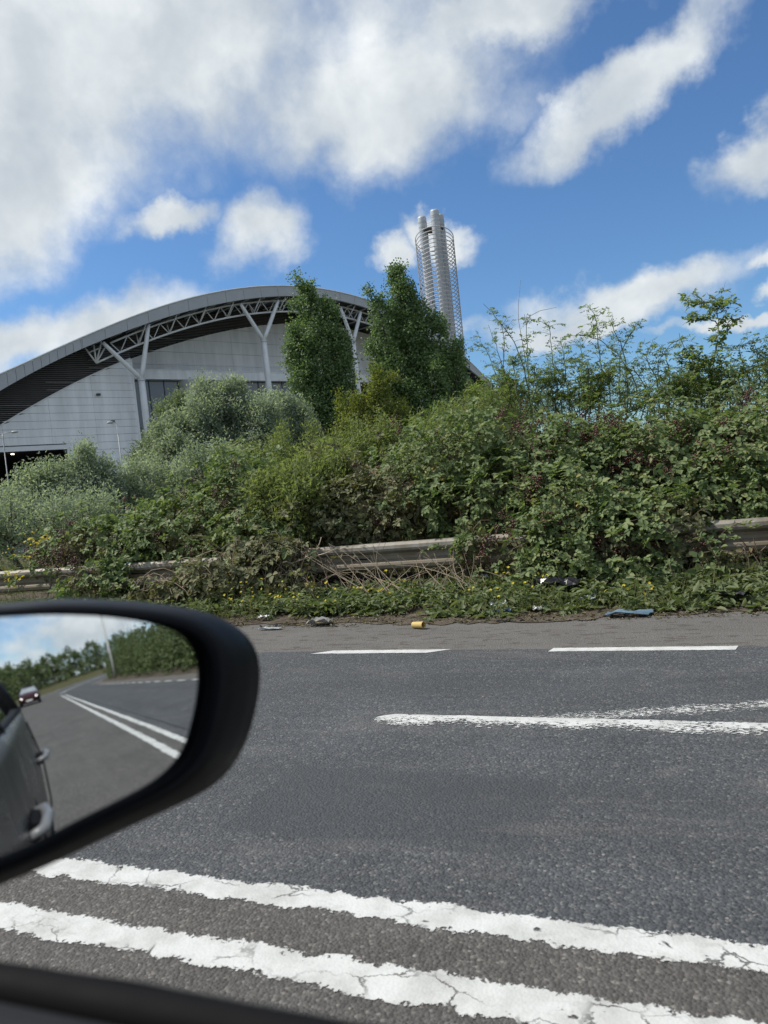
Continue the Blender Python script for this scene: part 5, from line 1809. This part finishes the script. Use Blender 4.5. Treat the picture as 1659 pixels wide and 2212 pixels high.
def make_car(label, loc, paint, lights_on, open_window):
    """family car, nose towards -X; side skin at local y = +-0.83 at the belt line"""
    t = thing('car', label, 'car', loc)
    ox, oy, oz = loc
    W3 = lambda x, y, z: (ox + x, oy + y, oz + z)
    # stations: x, belt half width, bulge half width, top height, bottom height
    st = [(-2.30, 0.55, 0.60, 0.62, 0.34), (-2.22, 0.68, 0.74, 0.74, 0.26), (-2.0, 0.74, 0.83, 0.86, 0.24), (-1.6, 0.77, 0.87, 0.95, 0.24), (-1.15, 0.81, 0.89, 1.03, 0.24), (-0.8, 0.828, 0.893, 1.075, 0.24),
          (-0.4, 0.83, 0.895, BELT, 0.24), (0.4, 0.83, 0.895, BELT + 0.005, 0.24), (1.2, 0.82, 0.89, BELT + 0.02, 0.25), (1.7, 0.79, 0.87, BELT + 0.04, 0.27), (2.0, 0.73, 0.82, 1.08, 0.30), (2.12, 0.64, 0.72, 1.0, 0.36)]
    body = None
    for sgn in (1, -1):
        rings = []
        for (x, wb, wg, zt, zb) in st:
            pr = [(wg * 0.86, zb), (wg * 0.965, zb + 0.10), (wg * 0.99, 0.50), (wg, 0.66), (wg * 0.992, 0.80), (wg * 0.975, min(0.92, zt - 0.06)), (wb + 0.020, zt - 0.035), (wb + 0.006, zt - 0.008), (wb - 0.005, zt)]
            rings.append([W3(x, sgn * y, z) for y, z in pr])
        A = Acc()
        A.loft(rings, False)
        A.build('side_panel', paint, t, smooth=True)
    A = Acc()                                  # bonnet
    xs_ = [(-2.30, 0.55, 0.62), (-2.22, 0.68, 0.74), (-2.0, 0.74, 0.86), (-1.6, 0.77, 0.95), (-1.15, 0.81, 1.03), (-0.9, 0.825, 1.065)]
    A.loft([[W3(x, w * k, z + 0.05 * (1 - k * k)) for k in np.linspace(-1, 1, 9)] for x, w, z in xs_], False)
    A.build('bonnet', paint, t, smooth=True)
    A = Acc()                                  # nose and bumper
    A.loft([[W3(-2.30, 0.60 * k, 0.34) for k in np.linspace(-1, 1, 7)], [W3(-2.36, 0.58 * k, 0.46) for k in np.linspace(-1, 1, 7)], [W3(-2.30, 0.55 * k, 0.63 + 0.05 * (1 - k * k)) for k in np.linspace(-1, 1, 7)]], False)
    A.build('front_bumper', paint, t, smooth=True)
    A = Acc()
    A.box(W3(-2.38, -0.38, 0.50), W3(-2.33, 0.38, 0.60))
    A.build('grille', m_blackplas, t)
    A = Acc()
    A.box(W3(-2.395, -0.26, 0.38), W3(-2.36, 0.26, 0.48))
    A.build('number_plate', m_plate, t)
    for sgn in (1, -1):
        A = Acc()
        hp = [(-2.315, 0.50), (-2.29, 0.62), (-2.20, 0.745), (-2.02, 0.77)]
        A.loft([[W3(x, sgn * y, z) for x, y in hp] for z in (0.66, 0.70, 0.74)], False)
        A.build('headlight_glass', m_chrome, t, smooth=True)
        A = Acc()
        A.tube([W3(-2.25, sgn * 0.62, 0.69), W3(-2.345, sgn * 0.62, 0.69)], [0.02, 0.075], 12)
        A.build('headlight', m_head if lights_on else m_chrome, t)
    A = Acc()                                  # tail
    A.loft([[W3(2.12, 0.70 * k, 0.36) for k in np.linspace(-1, 1, 7)], [W3(2.20, 0.70 * k, 0.6) for k in np.linspace(-1, 1, 7)], [W3(2.12, 0.64 * k, 1.0) for k in np.linspace(-1, 1, 7)]], False)
    A.build('tailgate', paint, t, smooth=True)
    # roof
    A = Acc()
    rf = [(-0.28, 1.515, 0.56), (0.0, 1.56, 0.58), (0.5, 1.585, 0.59), (1.1, 1.575, 0.58), (1.65, 1.53, 0.55), (1.85, 1.49, 0.52)]
    up_ = [[W3(x, w * k, z - 0.06 * k ** 4 + 0.0) for k in np.linspace(-1, 1, 11)] for x, z, w in rf]
    A.loft(up_, False)
    A.loft([[(p_[0], p_[1], p_[2] - 0.035) for p_ in r_] for r_ in up_], False)
    A.build('roof_panel', paint, t, smooth=True)
    for sgn in (1, -1):                        # pillars
        for pts, r_ in (([(-0.95, 0.80, 1.06), (-0.62, 0.70, 1.30), (-0.27, 0.57, 1.49)], 0.032), ([(0.42, 0.80, 1.08), (0.46, 0.70, 1.33), (0.50, 0.59, 1.53)], 0.035), ([(1.45, 0.79, 1.10), (1.52, 0.69, 1.32), (1.55, 0.57, 1.50)], 0.035), ([(2.03, 0.68, 1.05), (1.93, 0.60, 1.30), (1.84, 0.52, 1.45)], 0.05)):
            A = Acc()
            A.tube([W3(a_, sgn * b_, c) for a_, b_, c in pts], r_, 8)
            A.build('pillar', m_blackplas, t, smooth=True)
        A = Acc()
        A.tube([W3(a_, sgn * b_, c) for a_, b_, c in ((-0.27, 0.57, 1.49), (0.5, 0.595, 1.535), (1.1, 0.59, 1.525), (1.84, 0.52, 1.45))], 0.03, 8)
        A.build('roof_rail', paint, t, smooth=True)
        # door glass; the driver's window is wound down
        wins = [((0.50, 0.80, 1.085), (1.43, 0.79, 1.10), (1.50, 0.60, 1.50), (0.54, 0.61, 1.52)), ((1.55, 0.775, 1.10), (1.98, 0.69, 1.07), (1.84, 0.55, 1.44), (1.60, 0.58, 1.49))]
        if not (open_window and sgn == 1):
            wins.append(((-0.88, 0.80, 1.075), (0.38, 0.80, 1.085), (0.46, 0.61, 1.52), (-0.24, 0.59, 1.49)))
        for qd in wins:
            V = [W3(a_, sgn * b_, c) for a_, b_, c in qd] + [W3(a_, sgn * (b_ - 0.004), c) for a_, b_, c in qd]
            mk('window', V, [(0, 1, 2, 3), (7, 6, 5, 4), (0, 4, 5, 1), (1, 5, 6, 2), (2, 6, 7, 3), (3, 7, 4, 0)], m_cglass, t)
        # belt seal and inner door card
        A = Acc()
        bx_ = np.linspace(-0.9, 1.5, 17)
        bz = np.interp(bx_, [s_[0] for s_ in st], [s_[3] for s_ in st])
        A.loft([[W3(x, sgn * y, z + dz) for y, dz in ((0.8247, -0.001), (0.822, 0.003), (0.815, 0.004), (0.8085, 0.001), (0.806, -0.012), (0.825, -0.012))] for x, z in zip(bx_, bz)], True, True, True)
        A.build('belt_seal', m_rubber, t, smooth=True)
        A = Acc()
        A.loft([[W3(x, sgn * y, z + dz) for y, dz in ((0.805, -0.004), (0.798, 0.003), (0.77, 0.002), (0.755, -0.01), (0.75, -0.06), (0.73, -0.30), (0.74, -0.70))] for x, z in zip(bx_, bz)], False)
        A.build('door_card', m_trim, t, smooth=True)
        # door shut lines and handles
        for x in (-0.98, 0.45, 1.46):
            A = Acc()
            A.tube([W3(x, sgn * 0.836, 1.05), W3(x, sgn * 0.884, 0.85), W3(x, sgn * 0.8975, 0.66), W3(x, sgn * 0.884, 0.42)], 0.004, 4)
            A.build('shut_line', m_rubber, t)
        for x in (0.22, 1.24):
            A = Acc()
            A.tube([W3(x - 0.10, sgn * 0.872, 0.90), W3(x - 0.085, sgn * 0.902, 0.905), W3(x, sgn * 0.910, 0.908), W3(x + 0.085, sgn * 0.902, 0.905), W3(x + 0.10, sgn * 0.872, 0.90)], [0.010, 0.013, 0.014, 0.013, 0.010], 8)
            h_ = A.build('door_handle', m_chrome if not lights_on else m_blackplas, t, smooth=True)
            A = Acc()
            A.tube([W3(x - 0.06, sgn * 0.876, 0.895), W3(x + 0.06, sgn * 0.876, 0.895)], 0.022, 8)
            A.build('handle_recess', m_rubber, h_)
        A = Acc()
        A.loft([[W3(x, sgn * y, z) for y, z in ((0.86, 0.24), (0.885, 0.27), (0.88, 0.36))] for x in np.linspace(-1.2, 1.1, 5)], False)
        A.build('sill_trim', m_blackplas, t)
        for x in (-1.42, 1.32):
            A = Acc()
            th = np.linspace(0, 2 * PI, 28, endpoint=False)
            rg_ = lambda y, r: [W3(x + r * math.cos(a), sgn * y, 0.32 + r * math.sin(a)) for a in th]
            A.loft([rg_(0.70, 0.20), rg_(0.70, 0.305), rg_(0.72, 0.32), rg_(0.87, 0.32), rg_(0.895, 0.305), rg_(0.898, 0.22)])
            wh = A.build('wheel', m_tyre, t, smooth=True)
            A = Acc()
            A.loft([rg_(0.895, 0.22), rg_(0.88, 0.205), rg_(0.86, 0.20)])
            for k in range(5):
                a = 2 * PI * k / 5
                A.tube([W3(x, sgn * 0.885, 0.32), W3(x + 0.205 * math.cos(a), sgn * 0.882, 0.32 + 0.205 * math.sin(a))], 0.028, 5)
            A.build('rim', m_rim, wh)
    # windscreen and back window
    for qd in (((-0.95, -0.78, 1.06), (-0.95, 0.78, 1.06), (-0.27, 0.55, 1.50), (-0.27, -0.55, 1.50)), ((2.05, -0.64, 1.03), (2.05, 0.64, 1.03), (1.86, 0.50, 1.46), (1.86, -0.50, 1.46))):
        V = [W3(*p_) for p_ in qd] + [W3(p_[0] + 0.004, p_[1], p_[2] - 0.003) for p_ in qd]
        mk('windscreen' if qd[0][0] < 0 else 'back_window', V, [(0, 1, 2, 3), (7, 6, 5, 4), (0, 4, 5, 1), (1, 5, 6, 2), (2, 6, 7, 3), (3, 7, 4, 0)], m_cglass, t)
    A = Acc()
    A.box(W3(-2.0, -0.80, 0.22), W3(1.95, 0.80, 0.26))
    A.build('floor_pan', m_rubber, t)
    A = Acc()
    A.loft([[W3(x, 0.74 * k, z) for k in np.linspace(-1, 1, 5)] for x, z in ((-0.93, 1.03), (-0.6, 1.0), (-0.45, 0.93), (-0.5, 0.6))], False)
    A.build('dashboard', m_trim, t, smooth=True)
    return t


CAR_Y = 0.26 - 0.836
ego = make_car('grey car the picture is taken from, its belt line and wing mirror in front', (0.15, CAR_Y, 0.0), m_grey, False, True)
make_car('dark maroon car following with lit headlights, seen in the wing mirror', (42.0, -0.95, 0.0), m_maroon, True, False)

# ------------------------------------------------------------------ wing mirror of the near car
MD = 0.5
MR = 1.3
pv = atd(94, 1484, MD)
dv = unit(ray(94, 1484))
nv = unit(np.array([1.0, 0, 0]) - dv)         # looks back along the road
cen = pv - nv * MR


def on_plane(x, y, off):
    r = ray(x, y)
    t = ((pv + nv * off - C0) @ nv) / (r @ nv)
    return C0 + r * t


glass_px = [(0, 1337), (106, 1332), (211, 1335), (299, 1344), (352, 1354), (387, 1365), (415, 1381), (431, 1402), (437, 1430), (437, 1472), (429, 1525), (416, 1588), (399, 1634), (374, 1662), (331, 1694), (282, 1719), (176, 1771), (88, 1821), (0, 1859), (-80, 1885), (-150, 1880), (-195, 1820), (-215, 1700), (-218, 1550), (-205, 1430), (-165, 1365), (-90, 1343)]
house_px = [(0, 1304), (120, 1292), (235, 1294), (350, 1303), (440, 1319), (493, 1339), (528, 1363), (549, 1391), (559, 1426), (558, 1472), (549, 1525), (538, 1571), (520, 1620), (492, 1666), (453, 1701), (386, 1736), (281, 1782), (175, 1832), (85, 1875), (0, 1909), (-95, 1945), (-190, 1950), (-260, 1880), (-285, 1720), (-288, 1550), (-270, 1400), (-210, 1330), (-110, 1310)]


def resample(px, n):
    P = np.array(px, float)
    P = np.concatenate([P, P[:1]])
    s = np.concatenate([[0], np.cumsum(np.linalg.norm(np.diff(P, axis=0), axis=1))])
    u = np.linspace(0, s[-1], n, endpoint=False)
    Q = np.stack([np.interp(u, s, P[:, k]) for k in range(2)], -1)
    for _ in range(3):
        Q = (np.roll(Q, 1, 0) + 2 * Q + np.roll(Q, -1, 0)) / 4
    return Q


NM = 96
GQ, HQ = resample(glass_px, NM), resample(house_px, NM)
# line both outlines up by angle round the middle
mid_px = np.array([110, 1590])
ga = np.unwrap(np.arctan2(GQ[:, 1] - mid_px[1], GQ[:, 0] - mid_px[0]))
ha = np.arctan2(HQ[:, 1] - mid_px[1], HQ[:, 0] - mid_px[0])
k0 = np.argmin(np.abs((ha - ga[0] + PI) % (2 * PI) - PI))
HQ = np.roll(HQ, -k0, 0)
wm = bpy.data.objects.new('wing_mirror', None)
link(wm, ego)
mid3 = on_plane(110, 1590, 0)


def ring_mix(f, off, shrink=1.0):
    Q = GQ * (1 - f) + HQ * f
    P = np.array([on_plane(x, y, off) for x, y in Q])
    if shrink != 1.0:
        c_ = mid3 + nv * off
        P = c_ + (P - c_) * shrink
    return P


hs = np.array([on_plane(x, y, -0.028) for x, y in HQ])
hc = mid3 - nv * 0.028


def house_ring(k, back):
    return hc + (hs - hc) * k - nv * back


# glass: a piece of a sphere, bulging towards the rear
gl0 = np.array([on_plane(x, y, 0.0) for x, y in GQ])
gc = gl0.mean(0)
rings = []
for f in np.linspace(0.0, 1.03, 18):
    P = gc + (gl0 - gc) * max(f, 0.001)
    # drop onto the sphere along the mirror axis
    d = P - cen
    h = (d * nv).sum(1)
    lat2 = (d ** 2).sum(1) - h ** 2
    P = P + nv * (np.sqrt(MR ** 2 - lat2) - h)[:, None]
    rings.append(P)
m_mirror, b = new_mat('mirror_glass')
p = wpos(b)
sm = b.noise(p, 40.0, 4, 0.6)
finish(m_mirror, b, bsdf(b, c4((0.80, 0.83, 0.84)), b.lin(sm, 0.3, 0.8, 0.0, 0.012), 1.0, 0.5))
A = Acc()
A.loft(rings[::-1], True)
gob = A.build('mirror_glass', m_mirror, wm, smooth=True)
A = Acc()
A.loft([ring_mix(0.03, -0.012), ring_mix(0.05, -0.004), ring_mix(0.16, 0.002), ring_mix(0.24, 0.003), ring_mix(0.34, 0.000)], True)
A.build('bezel', m_rubber, wm, smooth=True)
A = Acc()
A.loft([ring_mix(0.32, -0.002), ring_mix(0.42, -0.001), ring_mix(0.62, -0.004), ring_mix(0.82, -0.011), house_ring(0.975, -0.010), house_ring(1.0, 0.0), house_ring(0.985, 0.014), house_ring(0.95, 0.03), house_ring(0.86, 0.055), house_ring(0.68, 0.078), house_ring(0.40, 0.092), house_ring(0.02, 0.097)], True)
A.build('housing', m_blackplas, wm, smooth=True)
A = Acc()
sp0 = hc - nv * 0.05 + (hs[np.argmin(HQ[:, 0])] - hc) * 0.8 - np.array([0, 0, 0.03])
A.tube([sp0, sp0 + np.array([-0.02, -0.06, -0.03]), np.array([sp0[0] - 0.06, 0.24, 1.08])], [0.035, 0.032, 0.045], 10)
A.build('stalk', m_blackplas, wm, smooth=True)
